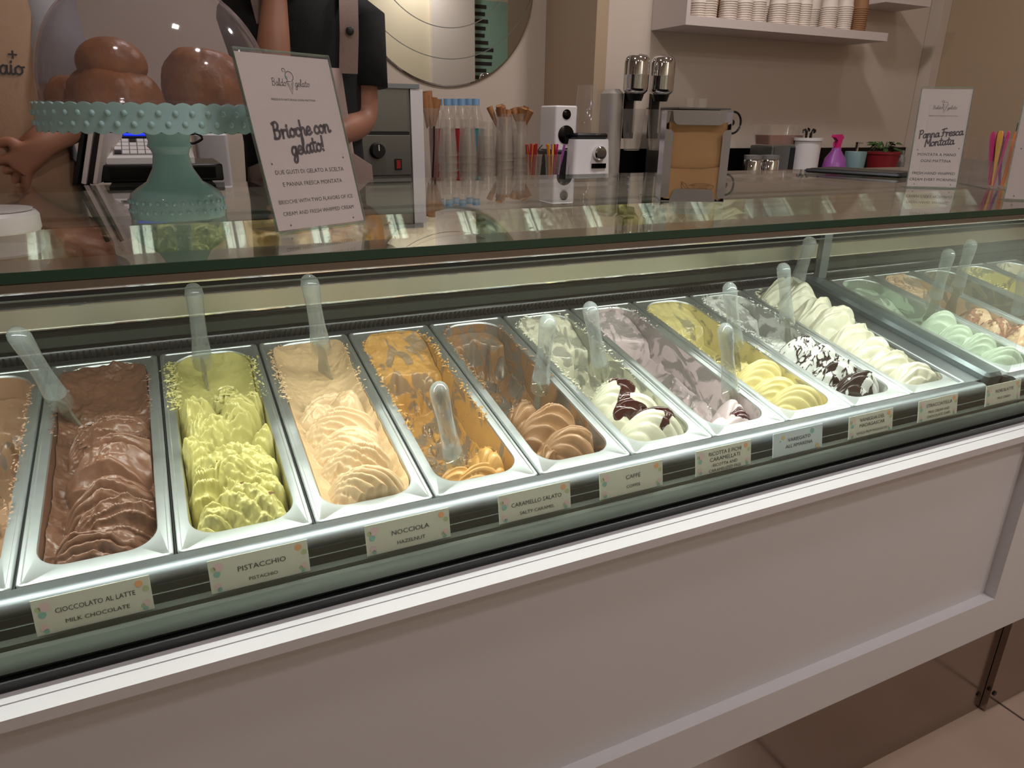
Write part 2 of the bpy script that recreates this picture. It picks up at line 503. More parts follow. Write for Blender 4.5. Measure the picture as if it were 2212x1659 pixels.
# customer side: recessed shaker panel, frame, ledge, plinth plates
MB().box((XA, -0.100, 0.42), (1.512, -0.085, 0.780)).build('recessed_panel', 'wood_white', case)
MB().box((XA, -0.120, 0.345), (1.742, -0.085, 0.432)).build('bottom_frame_rail', 'wood_white', case)
MB().box((1.510, -0.120, 0.432), (1.742, -0.085, 0.7845)).build('frame_stile', 'wood_white', case)
MB().box((1.744, -0.120, 0.345), (XC, -0.085, 0.7845)).build('side_frame_panel', 'wood_white', case)
MB().box((XA, -0.101, 0.780), (XC, -0.070, 0.787)).build('ledge_back_strip', 'wood_white', case)
MB().box((XA, -0.122, 0.774), (XC, -0.1022, 0.7865)).build('ledge_front_strip', 'wood_white', case)
k1 = MB().box((XA, -0.046, 0.0), (1.740, -0.042, 0.40)).build('plinth_plate', 'mirror_steel', case)
k2 = MB().box((1.742, -0.060, 0.004), (XC, -0.047, 0.40)).build('plinth_plate', 'mirror_steel', case)
M['plinth'] = mat('plinth_steel', (160, 146, 138), 0.16, 1.0, 0.06, 5)
for k, o in ((0, k1), (1, k2)):
    o.data.materials[0] = M['plinth']
    for z in (0.05, 0.315):
        sx = 1.722 if k == 0 else 1.758; sy = -0.0465 if k == 0 else -0.0605
        s_ = MB()
        s_.tube([(sx, sy + 0.002, z), (sx, sy - 0.002, z)], 0.006, 10).build('screw', 'black', o)
MB().box((XA, -0.0415, 0.0), (XC, 0.82, 0.345)).build('base_cabinet', 'black', case)
MB().box((XA, -0.084, 0.345), (XC, 0.82, 0.70)).build('cabinet_body', 'darkgap', case)

# front rail profiles
swp([(-0.070, 0.787), (-0.0865, 0.788), (-0.0875, 0.7985), (-0.070, 0.801)], 'rubber_gasket', 'black')
swp([(-0.081, 0.8005), (-0.083, 0.8045), (-0.079, 0.8075), (-0.068, 0.8105), (-0.060, 0.812), (-0.058, 0.816), (-0.0545, 0.816), (-0.0545, 0.801)], 'lower_steel_rail', 'steel_dark', smooth=True)
swp([(-0.0545, 0.801), (-0.0545, 0.8085), (-0.036, 0.8085), (-0.034, 0.818), (-0.031, 0.8185), (-0.030, 0.826), (-0.028, 0.8265), (-0.028, 0.801)], 'label_channel', 'steel_dark')
br = [(-0.028, 0.8), (-0.028, 0.828)]
for k in range(9):
    a = math.radians(180 - 22 * k * 0.62)
    br.append((-0.016 + 0.013 * math.cos(a), 0.830 + 0.0115 * math.sin(a)))
br += [(-0.004, 0.8405), (0.0, 0.8395), (0.0, 0.80)]
swp(br, 'bullnose_rail', 'steel', XA, 1.478, True)
swp(br, 'bullnose_rail', 'steel', 1.565, XC, True)

TILT = 0.2030174
EY = np.array([0, math.cos(TILT), math.sin(TILT)]); EZ = np.array([0, -math.sin(TILT), math.cos(TILT)])


def panpt(x, y, z=0.0):
    return np.array([x, 0, 0.84]) + EY * y + EZ * z


def tilted(mb):
    mb.v = [tuple(panpt(*p)) for p in mb.v]; return mb


# dark well under the pans and the bearer bars between them
tilted(MB().box((XA, 0.0, -0.17), (XC, 0.47, -0.16))).build('well_floor', 'darkgap', case)
PITCH_P = 0.1462
pan_x = [i * PITCH_P for i in range(-1, 10)]
pan_x2 = [1.583 + i * PITCH_P for i in range(5)]
bar0 = None
for x in pan_x[1:] + pan_x2[1:]:
    if bar0 is None:
        bar0 = tilted(MB().box((-0.0026, 0.004, -0.03), (-0.0011, 0.455, -0.0045))).build('bearer_bar', 'anthracite', case); o = bar0
    else:
        o = bar0.copy(); COL.objects.link(o); o.parent = case
    o.location = (x, 0, 0)

# divider between the two wells: rounded grey bar, post and a pane with a pale haze mixed into its colour
dv = MB()
for (x0, x1, z0, z1) in ((1.478, 1.500, -0.004, 0.002), (1.500, 1.549, -0.004, 0.016), (1.549, 1.579, -0.004, 0.002)):
    dv.box((x0, -0.002, z0), (x1, 0.46, z1))
dv = None
tilted(MB().rbox((1.500, -0.010, -0.02), (1.549, 0.462, 0.014), 0.010, 3)).build('divider_bar', mat('divider_grey', (92, 104, 106), 0.35, 0.5), case, True, 0.6)
tilted(MB().box((1.4435, 0.0, -0.006), (1.4995, 0.46, -0.001))).build('divider_flange', 'steel', case)
tilted(MB().box((1.5495, 0.0, -0.006), (1.5815, 0.46, -0.001))).build('divider_flange', 'steel', case)
MB().box((1.535, 0.430, 0.94), (1.560, 0.445, 1.140)).build('corner_post', 'steel', case)
MB().box((1.523, -0.030, 0.85), (1.527, 0.432, 1.138)).build('divider_pane', 'glass_hazy', case)

# back of the well: air grille with slats, black stepped profile, steel band
gz = panpt(0, 0.456)
GY, GZ = float(gz[1]), float(gz[2])
swp([(GY, GZ - 0.03), (GY, GZ - 0.002), (GY + 0.004, GZ + 0.002), (GY + 0.006, GZ + 0.002), (GY + 0.006, GZ - 0.03)], 'grille_front_rail', 'anthracite', XA, XC)
swp([(GY + 0.006, GZ - 0.03), (GY + 0.006, GZ - 0.016), (GY + 0.024, GZ - 0.01), (GY + 0.024, GZ - 0.03)], 'grille_bed', 'darkgap')
sl0 = None
x = -0.30
while x < 1.49:
    if sl0 is None:
        sl0 = MB().add([(0, GY + 0.006, GZ - 0.014), (0.0016, GY + 0.006, GZ - 0.014), (0.0046, GY + 0.023, GZ + 0.007), (0.003, GY + 0.023, GZ + 0.007),
                        (0, GY + 0.006, GZ + 0.0005), (0.0016, GY + 0.006, GZ + 0.0005), (0.0046, GY + 0.023, GZ + 0.010), (0.003, GY + 0.023, GZ + 0.010)],
                       [(0, 3, 2, 1), (4, 5, 6, 7), (0, 1, 5, 4), (1, 2, 6, 5), (2, 3, 7, 6), (3, 0, 4, 7)]).build('grille_slat', 'anthracite', case); o = sl0
    else:
        o = sl0.copy(); COL.objects.link(o); o.parent = case
    o.location.x = x
    x += 0.0085
g2 = GY + 0.024
swp([(g2, GZ - 0.02), (g2, GZ + 0.012), (g2 + 0.004, GZ + 0.017), (g2 + 0.010, GZ + 0.017), (g2 + 0.010, GZ - 0.02)], 'grille_back_rail', 'black_gloss', smooth=True)
swp([(g2 + 0.006, GZ + 0.017), (g2 + 0.006, GZ + 0.033), (g2 + 0.008, GZ + 0.0345), (g2 + 0.010, GZ + 0.0345), (g2 + 0.010, GZ + 0.017)], 'glossy_strip', 'steel_dark')
swp([(g2 + 0.010, GZ + 0.02), (g2 + 0.010, GZ + 0.040), (g2 + 0.016, GZ + 0.043), (g2 + 0.016, GZ + 0.02)], 'black_profile', 'black_gloss')
swp([(g2 + 0.0145, GZ + 0.043), (g2 + 0.0145, GZ + 0.0450), (g2 + 0.018, GZ + 0.0450), (g2 + 0.018, GZ + 0.043)], 'bright_bead', 'chrome')
BY = g2 + 0.018
swp([(BY, GZ + 0.03), (BY, GZ + 0.0515), (BY + 0.004, GZ + 0.0515), (BY + 0.004, GZ + 0.03)], 'black_profile', 'black_gloss')
zb0 = float(at_y(500, 675, BY)[2]); zb1 = float(at_y(500, 632, BY)[2])
M['band'] = mat('band_steel', (200, 200, 182), 0.33, 1.0, 0.06, 9, stretch=(3, 1, 0.05))
swp([(BY - 0.001, zb0), (BY - 0.001, zb1), (BY + 0.003, zb1), (BY + 0.003, zb0)], 'steel_band', 'band')
swp([(BY - 0.0025, zb1), (BY - 0.0025, zb1 + 0.002), (BY + 0.003, zb1 + 0.002), (BY + 0.003, zb1)], 'bright_bead', 'chrome')
swp([(BY + 0.003, GZ), (BY + 0.003, 1.135), (BY + 0.02, 1.135), (BY + 0.02, GZ)], 'back_gap_shade', mat('gap_shade_brown', (28, 23, 22), 0.35, spec=0.3))  # dark sheet standing in for the shadow in the back door gap
# slanted mirror under the glass top that shows the gelato a second time
swp([(0.343, 1.140), (0.388, 1.058), (0.391, 1.060), (0.347, 1.142)], 'slanted_mirror', 'mirror_steel')
swp([(0.388, 1.052), (0.388, 1.058), (0.394, 1.060), (0.394, 1.052)], 'mirror_bead', 'chrome')
# lamp housing under the front edge of the top
swp([(0.000, 1.1305), (0.000, 1.1375), (0.004, 1.1375), (0.004, 1.1435), (0.000, 1.1435), (0.000, 1.1445), (0.085, 1.1445), (0.085, 1.1275), (0.004, 1.1275)], 'lamp_housing', 'warm_lit_alu')
swp([(-0.001, 1.1410), (-0.001, 1.1448), (0.006, 1.1448), (0.006, 1.1410)], 'lamp_housing_seal', 'black')
MB().tube([(XA, 0.003, 1.1305), (XC, 0.003, 1.1305)], 0.0026, 10).build('lamp_housing_bead', 'chrome', case, True)
M['led'] = mat('led_diffuser', (240, 255, 225), 0.4, emit=2.5)
MB().box((XA + 0.2, 0.040, 1.1264), (1.46, 0.070, 1.1274)).build('led_diffuser', 'led', case)
MB().box((1.60, 0.040, 1.1264), (2.58, 0.070, 1.1274)).build('led_diffuser', 'led', case)
# glass: leaning front pane and the top sheet
fg = MB().add([(XA, -0.066, 0.811), (XB + 0.03, -0.066, 0.811), (XB + 0.03, -0.0200, 1.1262), (XA, -0.0200, 1.1262),
               (XA, -0.061, 0.811), (XB + 0.03, -0.061, 0.811), (XB + 0.03, -0.0150, 1.1262), (XA, -0.0150, 1.1262)],
              [(0, 1, 2, 3), (5, 4, 7, 6), (0, 4, 5, 1), (1, 5, 6, 2), (4, 0, 3, 7)])
fg.build('front_glass', 'glass', case)
fg2 = MB(); fg2.v = [((XB + 0.036 if p[0] < 0 else XC), p[1], p[2]) for p in fg.v]; fg2.f = list(fg.f); fg2.m = list(fg.m)
fg2.build('front_glass', 'glass', case)
M['edge_clear'] = glassmat('polished_edge', (0.7, 0.78, 0.74), 0.25, (190, 200, 190), 0.05)
MB().box((XA, -0.0200, 1.1262), (XB + 0.03, -0.0150, 1.1270)).build('front_glass_edge', 'edge_clear', case)
MB().box((XB + 0.036, -0.0200, 1.1262), (XC, -0.0150, 1.1270)).build('front_glass_edge', 'edge_clear', case)
ZT = 1.155
MB().box((XA, -0.0355, ZT - 0.0095), (XC, 0.36, ZT)).build('glass_top', 'glass_shelf', case)
MB().box((XA, -0.0375, ZT - 0.0095), (XC, -0.0356, ZT - 0.0003)).build('glass_top_edge', 'edge_green', case)
# rear worktop carried by the case
MB().box((XA, 0.3602, ZT - 0.0095), (XC, 0.830, ZT)).build('glass_top_rear', 'glass_shelf', case)
MB().box((XA, 0.42, ZT - 0.045), (XC, 0.826, ZT - 0.0105)).build('rear_worktop', 'laminate', case)
MB().box((XA, 0.336, 1.1425), (XC, 0.372, 1.1452)).build('glass_support_rail', 'steel', case)
MB().box((XA, 0.41, 1.135), (XC, 0.42, 1.1452)).build('glass_support_rail', 'steel', case)
MB().box((XA, 0.79, 0.70), (XC, 0.82, 1.108)).build('staff_side_panel', 'black', case)

# ================================================================== PANS AND GELATO
PW, PL = 0.1425, 0.452
OW, OY0, OY1, RF, RB, PD = 0.0565, 0.024, 0.442, 0.030, 0.042, 0.135


def residue_mat(name, col, cover, sc=26.0, seed=0.0):
    """pan steel smeared with gelato"""
    m, nt, b, L = newmat(name)
    tc = nt.nodes.new('ShaderNodeTexCoord')
    mp = nt.nodes.new('ShaderNodeMapping'); mp.inputs['Scale'].default_value = (1.3, 0.6, 0.8); mp.inputs['Location'].default_value = (seed, seed * .7, 0)
    L.new(tc.outputs['Object'], mp.inputs['Vector'])
    n = nt.nodes.new('ShaderNodeTexNoise'); n.inputs['Scale'].default_value = sc; n.inputs['Detail'].default_value = 6; n.inputs['Distortion'].default_value = 1.2
    L.new(mp.outputs['Vector'], n.inputs['Vector'])
    r = nt.nodes.new('ShaderNodeMapRange'); t = 0.5 - (cover - 0.5) * 0.55
    r.inputs['From Min'].default_value = t - 0.03; r.inputs['From Max'].default_value = t + 0.03
    L.new(n.outputs['Fac'], r.inputs['Value'])
    at = nt.nodes.new('ShaderNodeAttribute'); at.attribute_name = 'thin'
    # where "thin" is 0 the layer is full gelato
    inv = nt.nodes.new('ShaderNodeMath'); inv.operation = 'SUBTRACT'; inv.inputs[0].default_value = 1.0
    L.new(at.outputs['Fac'], inv.inputs[1])
    fac = nt.nodes.new('ShaderNodeMath'); fac.operation = 'MAXIMUM'
    L.new(r.outputs['Result'], fac.inputs[0]); L.new(inv.outputs[0], fac.inputs[1])
    n2 = nt.nodes.new('ShaderNodeTexNoise'); n2.inputs['Scale'].default_value = 55; n2.inputs['Detail'].default_value = 5
    L.new(tc.outputs['Object'], n2.inputs['Vector'])
    vr = nt.nodes.new('ShaderNodeMapRange'); vr.inputs['To Min'].default_value = 0.84; vr.inputs['To Max'].default_value = 1.14
    L.new(n2.outputs['Fac'], vr.inputs['Value'])
    c = lin(col)
    cm = nt.nodes.new('ShaderNodeVectorMath'); cm.operation = 'SCALE'; cm.inputs[0].default_value = c[:3]
    L.new(vr.outputs['Result'], cm.inputs['Scale'])
    mx = nt.nodes.new('ShaderNodeMix'); mx.data_type = 'RGBA'
    film = tuple(0.30 * c[i] + 0.70 * s for i, s in enumerate((0.22, 0.22, 0.20))) + (1,)
    mx.inputs[6].default_value = film
    L.new(fac.outputs[0], mx.inputs[0]); L.new(cm.outputs[0], mx.inputs[7]); L.new(mx.outputs[2], b.inputs['Base Color'])
    me = nt.nodes.new('ShaderNodeMath'); me.operation = 'MULTIPLY_ADD'; me.inputs[1].default_value = -0.35; me.inputs[2].default_value = 0.35
    L.new(fac.outputs[0], me.inputs[0]); L.new(me.outputs[0], b.inputs['Metallic'])
    ro = nt.nodes.new('ShaderNodeMapRange'); ro.inputs['To Min'].default_value = 0.32; ro.inputs['To Max'].default_value = 0.36
    L.new(fac.outputs[0], ro.inputs['Value']); L.new(ro.outputs['Result'], b.inputs['Roughness'])
    bn = nt.nodes.new('ShaderNodeTexNoise'); bn.inputs['Scale'].default_value = 240; bn.inputs['Detail'].default_value = 3
    L.new(tc.outputs['Object'], bn.inputs['Vector'])
    ad = nt.nodes.new('ShaderNodeMath'); ad.operation = 'MULTIPLY_ADD'; ad.inputs[1].default_value = 0.35
    L.new(bn.outputs['Fac'], ad.inputs[0]); L.new(fac.outputs[0], ad.inputs[2])
    bp = nt.nodes.new('ShaderNodeBump'); bp.inputs['Strength'].default_value = 0.45; bp.inputs['Distance'].default_value = 0.0018
    L.new(ad.outputs[0], bp.inputs['Height']); L.new(bp.outputs['Normal'], b.inputs['Normal'])
    return m


def pan_mesh(inner_mat, name):
    """steel tray: turned-down rim, rounded opening, deep walls; local x across, y along, z out of the rim plane"""
    S = 8
    hx = PW / 2
    def L(x, y0, y1, rf, rb, z): return [(px, py, z) for px, py in rrect(-x, x, y0, y1, rf, S, rb)]
    rim = MB()
    rim.loft([L(hx, 0.000, PL, .007, .007, -0.010), L(hx, 0.0, PL, .007, .007, -0.0015), L(hx - .0012, .0012, PL - .0012, .006, .006, 0.0),
              L(hx - .0040, .004, PL - .004, .006, .006, 0.0), L(hx - .0050, .005, PL - .005, .006, .006, -0.0014),
              L(OW + .0030, OY0 - .003, OY1 + .002, RF + .003, RB + .002, -0.0016), L(OW + .0010, OY0 - .001, OY1 + .001, RF + .001, RB + .001, -0.0022), L(OW, OY0, OY1, RF, RB, -0.0050)])
    inn = MB()
    inn.loft([L(OW, OY0, OY1, RF, RB, -0.0050), L(OW - .0012, OY0 + .001, OY1 - .001, RF, RB, -0.05), L(OW - .003, OY0 + .003, OY1 - .003, RF, RB, -PD + 0.015),
              L(OW - .007, OY0 + .007, OY1 - .007, RF, RB, -PD + .004), L(OW - .016, OY0 + .016, OY1 - .016, RF * .7, RB * .8, -PD)], False, True)
    return rim, inn


PAN0 = [None]


def place_pan(x, label, inner):
    t = thing('gelato_pan', label, 'pan', (x + PW / 2, 0, 0.84), (TILT, 0, 0), 'steel gelato pans in the display case')
    if PAN0[0] is None:
        rim, inn = pan_mesh(None, '')
        ro = rim.build('rim', 'steel_pan', t, True, 0.8)
        io = inn.build('tray', inner, t, True, 0.8)
        at = io.data.attributes.new('thin', 'FLOAT', 'POINT'); at.data.foreach_set('value', np.ones(len(io.data.vertices)))
        PAN0[0] = (ro, io)
    else:
        ro = PAN0[0][0].copy(); COL.objects.link(ro); ro.parent = t
        io = PAN0[0][1].copy(); COL.objects.link(io); io.parent = t
        io.data = PAN0[0][1].data.copy(); io.data.materials.clear(); io.data.materials.append(inner)
    return t


def hw(y):
    a = np.clip(RF - (y - OY0), 0, RF); b = np.clip(RB - (OY1 - y), 0, RB)
    return OW - 0.0016 - (RF - np.sqrt(np.maximum(RF * RF - a * a, 0))) - (RB - np.sqrt(np.maximum(RB * RB - b * b, 0)))


def grid(res):
    ny = int((OY1 - OY0 - 0.006) / res); nx = int(2 * OW / res)
    ys = np.linspace(OY0 + 0.003, OY1 - 0.003, ny); s = np.linspace(-1, 1, nx)
    Y, S = np.meshgrid(ys, s, indexing='ij')
    return S * hw(Y), Y


def mesh_from_grid(name, X, Y, Z, m, parent, loc=None, thin=None, keep=None):
    ny, nx = X.shape
    co = np.stack([X, Y, Z], -1).reshape(-1, 3).astype(np.float32)
    i = np.arange(ny * nx).reshape(ny, nx)
    q = np.stack([i[:-1, :-1], i[:-1, 1:], i[1:, 1:], i[1:, :-1]], -1).reshape(-1, 4)
    if keep is not None:
        k = (keep[:-1, :-1] & keep[:-1, 1:] & keep[1:, 1:] & keep[1:, :-1]).reshape(-1); q = q[k]
        used = np.unique(q); mp = -np.ones(len(co), int); mp[used] = np.arange(len(used)); co = co[used]; q = mp[q]
    me = bpy.data.meshes.new(name)
    me.vertices.add(len(co)); me.vertices.foreach_set('co', co.ravel())
    me.loops.add(q.size); me.loops.foreach_set('vertex_index', q.ravel().astype(np.int32))
    me.polygons.add(len(q)); me.polygons.foreach_set('loop_start', np.arange(0, q.size, 4, dtype=np.int32))
    me.update(calc_edges=True)
    me.polygons.foreach_set('use_smooth', np.ones(len(q), bool))
    if thin is not None:
        a = me.attributes.new('thin', 'FLOAT', 'POINT'); a.data.foreach_set('value', thin.ravel().astype(np.float32))
    me.materials.append(m); me.validate()
    o = bpy.data.objects.new(name, me); COL.objects.link(o)
    if parent is not None: o.parent = parent
    return o


def shells(X, Y, lst, seed, warp=0.004):
    H = np.full_like(X, -1.0)
    wx = (noise2(X, Y, 0.035, seed, 3) - .5) * 2 * warp; wy = (noise2(X, Y, 0.035, seed + 9, 3) - .5) * 2 * warp
    for k, (cx, cy, ang, la, lb, hb, hh, n, amp, curv) in enumerate(lst):
        t = math.radians(ang); dx = X + wx - cx; dy = Y + wy - cy
        a = (dx * math.cos(t) + dy * math.sin(t)) / la; b = (-dx * math.sin(t) + dy * math.cos(t)) / lb
        r2 = a * a + b * b
        dome = hb - .010 + (hh + .012) * (1 - r2 * (.8 + .2 * r2)) - 0.02 * np.maximum(r2 - 1, 0)
        th = np.arctan2(b + curv * (a + 1) ** 2 * 0.3, a + 1.25)
        rid = 1 - np.abs(np.sin(n * th + k * 1.7))
        rid = rid ** 1.2 if k % 2 else np.abs(np.sin(n * th + k * 1.7)) ** .55
        fade = (sstep(-0.95, -0.1, a) * sstep(1.5, 0.75, r2) * 0.85 + 0.15) * np.clip(.25 + 1.5 * noise2(X, Y, .045, seed + 50 + k, 2), .3, 1.5)
        fine = np.abs(np.sin(n * 2.7 * th + k)) * .16 * noise2(X, Y, .03, seed + 70 + k, 2)
        H = np.maximum(H, dome + amp * (rid - 0.4 + fine) * fade)
    return H


def tearing(X, Y, seed, sc=0.012):
    n = noise2(X, Y, sc, seed, 4); return 1 - np.abs(2 * n - 1)


def back_slope(X, Y, y0, lo, hi, seed, rough=0.004, lip=0.43):
    t = np.clip((Y - y0) / (lip - y0), 0, 1.1)
    side = (np.abs(X) / 0.056) ** 4
    return lo + (hi - lo) * t ** 1.8 + 0.018 * side + (noise2(X, Y, 0.03, seed, 4) - .5) * rough * 2 + (tearing(X, Y, seed + 3, 0.02) - .6) * rough * sstep(.45, .7, noise2(X, Y, 0.05, seed + 5, 2))


def fan_row(ys, hb, hh, n, amp, seed, la=0.060, lb=0.036, ang=-14, cx=0.004, curv=0.5, jit=1.0):
    r = random.Random(seed); out = []
    for y in ys:
        out.append((cx + r.uniform(-.008, .008) * jit, y + r.uniform(-.005, .005) * jit, ang + r.uniform(-14, 10) * jit, la * r.uniform(.92, 1.06), lb * r.uniform(.9, 1.12), hb + r.uniform(-.004, .004) * jit, hh * r.uniform(.85, 1.15), n + r.uniform(-2, 3) * jit, amp * r.uniform(.8, 1.2), curv * r.uniform(.5, 1.4)))
    return out


def g_choc(X, Y):
    S = shells(X, Y, fan_row([.044, .086, .128, .170, .212, .250], -.030, .040, 10, .0125, 3, ang=12, la=.060, lb=.037, jit=1.8), 5, .012)
    S += (tearing(X, Y, 21, .016) - .5) * .010 * sstep(.42, .62, noise2(X, Y, .04, 22, 2))
    S = np.maximum(S, -.052 + .028 * sstep(.055, .03, Y))
    S -= .03 * sstep(-.038, -.056, X)
    B = back_slope(X, Y, .22, -.040, -.006, 7, .008)
    return np.maximum(S, B), np.zeros_like(X)


def g_pist(X, Y):
    r = random.Random(5); L = fan_row([.050, .10, .15], -.026, .036, 11, .012, 8, ang=-20, la=.056, cx=.012)
    for k in range(24):
        L.append((r.uniform(-.046, .046), r.uniform(.04, .30), r.uniform(-70, 80), r.uniform(.022, .036), r.uniform(.016, .026), -.020 + r.uniform(-.006, .004), r.uniform(.022, .034), r.uniform(6, 12), r.uniform(.008, .014), r.uniform(-.6, .8)))
    S = shells(X, Y, L, 15, .008)
    S += (tearing(X, Y, 31, .012) - .5) * .011 + (tearing(X, Y, 33, .007) - .5) * .004 * sstep(.4, .6, noise2(X, Y, .04, 34, 2))
    S = np.maximum(S, -.048 + .028 * sstep(.055, .03, Y))
    S -= .03 * sstep(.046, .056, np.abs(X) + .004 * np.sin(Y * 130))
    S -= .04 * sstep(.30, .325, Y)
    B = back_slope(X, Y, .28, -.060, -.010, 17)
    return np.maximum(S, B), np.zeros_like(X)


def g_nocc(X, Y):
    S = shells(X, Y, fan_row([.050, .094, .138, .182], -.024, .040, 17, .0088, 4, ang=-12, la=.060, lb=.040, curv=.9, jit=.6), 25, .004)
    S2 = shells(X, Y, [(-.02, .225, 20, .04, .03, -.03, .035, 5, .005, .2), (.022, .235, -40, .035, .024, -.02, .035, 4, .005, .3), (.0, .262, 10, .05, .02, -.03, .03, 5, .004, .2)], 27, .006)
    S = np.maximum(np.maximum(S, S2), -.048 + .028 * sstep(.055, .03, Y))
    S -= .034 * sstep(.040, .056, X + .006 * np.sin(Y * 110))
    S -= .02 * sstep(-.048, -.056, X)
    S += (tearing(X, Y, 41, .014) - .5) * .006 * sstep(.45, .6, noise2(X, Y, .05, 43, 2)); S += (tearing(X, Y, 45, .012) - .5) * .008 * sstep(-.01, -.03, X)
    B = back_slope(X, Y, .24, -.022, -.006, 37, .005)
    return np.maximum(S, B), np.zeros_like(X)


def lowpan(X, Y, heap, yh, seed, yb=.33, zb=-.045, zf=-.112, jag=.02):
    """front heap, scooped-out middle, remains at the back"""
    j = (noise2(X, Y, .03, seed + 1, 3) - .5) * 2 * jag
    heap = heap - .040 * sstep(.036, .056, X + .007 * np.sin(Y * 105 + seed))
    floor = zf + .012 * (noise2(X, Y, .03, seed + 2, 4) - .5) + .03 * (np.abs(X) / .056) ** 6
    back = zb + .03 * np.clip((Y - yb) / .1, 0, 1) ** 1.5 + (noise2(X, Y, .02, seed + 4, 4) - .5) * .008
    w = sstep(yb - .012, yb + .012, Y + j)
    H = floor * (1 - w) + back * w
    sm = sstep(.55, .66, noise2(X * 1.6, Y * .8, .022, seed + 6, 3))
    H += .006 * sm * (1 - w)
    k = sstep(yh + .02, yh - .012, Y + j * .6)
    H = np.maximum(H, np.maximum(heap, -.045) * k + (1 - k) * -.13)
    thin = (1 - w) * (1 - k) + w * .75
    return H, np.clip(thin, 0, 1)


def g_caram(X, Y):
    S = shells(X, Y, [(.024, .060, 60, .036, .030, -.032, .034, 7, .009, .4), (-.026, .046, 0, .034, .024, -.034, .028, 10, .008, .2), (.0, .040, 10, .045, .018, -.03, .026, 11, .008, .2)], 45, .004)
    return lowpan(X, Y, S, .088, 50, yb=.33, zb=-.030, zf=-.095)


def g_caffe(X, Y):
    S = shells(X, Y, [(.012, .060, -14, .052, .036, -.032, .042, 11, .011, .6), (.004, .112, -10, .055, .038, -.030, .044, 11, .010, .6), (-.022, .158, 30, .036, .028, -.04, .038, 7, .007, .2), (-.034, .05, 50, .03, .022, -.034, .03, 8, .008, .3)], 55, .006)
    return lowpan(X, Y, S, .185, 60, yb=.395, zb=-.03, zf=-.095, jag=.025)


def g_ricotta(X, Y):
    S = shells(X, Y, [(.008, .060, -20, .052, .036, -.022, .038, 11, .008, .7), (.0, .106, -10, .054, .036, -.022, .040, 12, .007, .8), (-.002, .152, -6, .052, .034, -.024, .042, 11, .007, .8)], 65, .003)
    return lowpan(X, Y, S, .19, 70, yb=.33, zb=-.032, zf=-.095)


def g_amar(X, Y):
    S = shells(X, Y, [(.018, .066, 40, .038, .028, -.036, .036, 5, .007, .5), (-.022, .044, 0, .034, .024, -.04, .03, 5, .006, .2), (.01, .042, 0, .04, .02, -.03, .026, 5, .006, .2)], 75, .005)
    return lowpan(X, Y, S, .10, 80, yb=.35, zb=-.036, zf=-.090)


def g_van(X, Y):
    S = shells(X, Y, fan_row([.054, .098, .142], -.028, .038, 13, .0085, 9, ang=-8, la=.054, lb=.036, jit=.5, curv=.7), 85, .003)
    S = np.maximum(S, -.040 + .012 * tearing(X, Y, 88, .014) - .06 * sstep(.23, .26, Y))
    return lowpan(X, Y, S, .235, 90, yb=.35, zb=-.032, zf=-.090)


def g_strac(X, Y):
    S = shells(X, Y, fan_row([.056, .105, .150, .190], -.024, .042, 6, .008, 12, ang=-10, la=.052, lb=.032), 95, .006)
    S = np.maximum(S, -.03 + .012 * tearing(X, Y, 98, .014) - .05 * sstep(.27, .29, Y) - .05 * sstep(.02, .03, X))
    return lowpan(X, Y, S, .285, 100, yb=.36, zb=-.032, zf=-.085)


def g_fior(X, Y):
    S = shells(X, Y, fan_row([.050, .100, .150, .200, .255, .305, .355, .395], -.024, .040, 7, .009, 14, ang=6, la=.056, lb=.042), 105, .010)
    S += .010 * (noise2(X, Y, .03, 108, 3) - .5) + .024 * sstep(.12, .32, Y)
    S -= .045 * sstep(.034, .056, X + .006 * np.sin(Y * 95)) * sstep(.33, .25, Y)
    return np.maximum(S, -.06), np.zeros_like(X)


def g_mint(X, Y):
    S = shells(X, Y, fan_row([.055, .110, .155, .20], -.028, .042, 10, .008, 16, ang=-10, la=.055, lb=.036), 115, .005)
    return lowpan(X, Y, S, .235, 110, yb=.27, zb=-.055, zf=-.06)


def g_cookie(X, Y):
    S = shells(X, Y, fan_row([.06, .11, .16, .21], -.03, .045, 4, .004, 18, ang=10, la=.055, lb=.04), 125, .006) + .006 * (noise2(X, Y, .008, 126, 3) - .5)
    return lowpan(X, Y, S, .30, 120, yb=.36, zb=-.02)


def g_left(X, Y):
    S = shells(X, Y, fan_row([.05, .10, .15], -.05, .035, 7, .006, 20, la=.05), 135, .006)
    return lowpan(X, Y, S, .2, 130, yb=.36, zb=-.06)


def g_empty(X, Y):
    S = np.full_like(X, -.12); return lowpan(X, Y, S, .05, 140, yb=.40, zb=-.06)


def g_yel(X, Y):
    S = np.full_like(X, -.12); return lowpan(X, Y, S, .05, 150, yb=.25, zb=-.08)


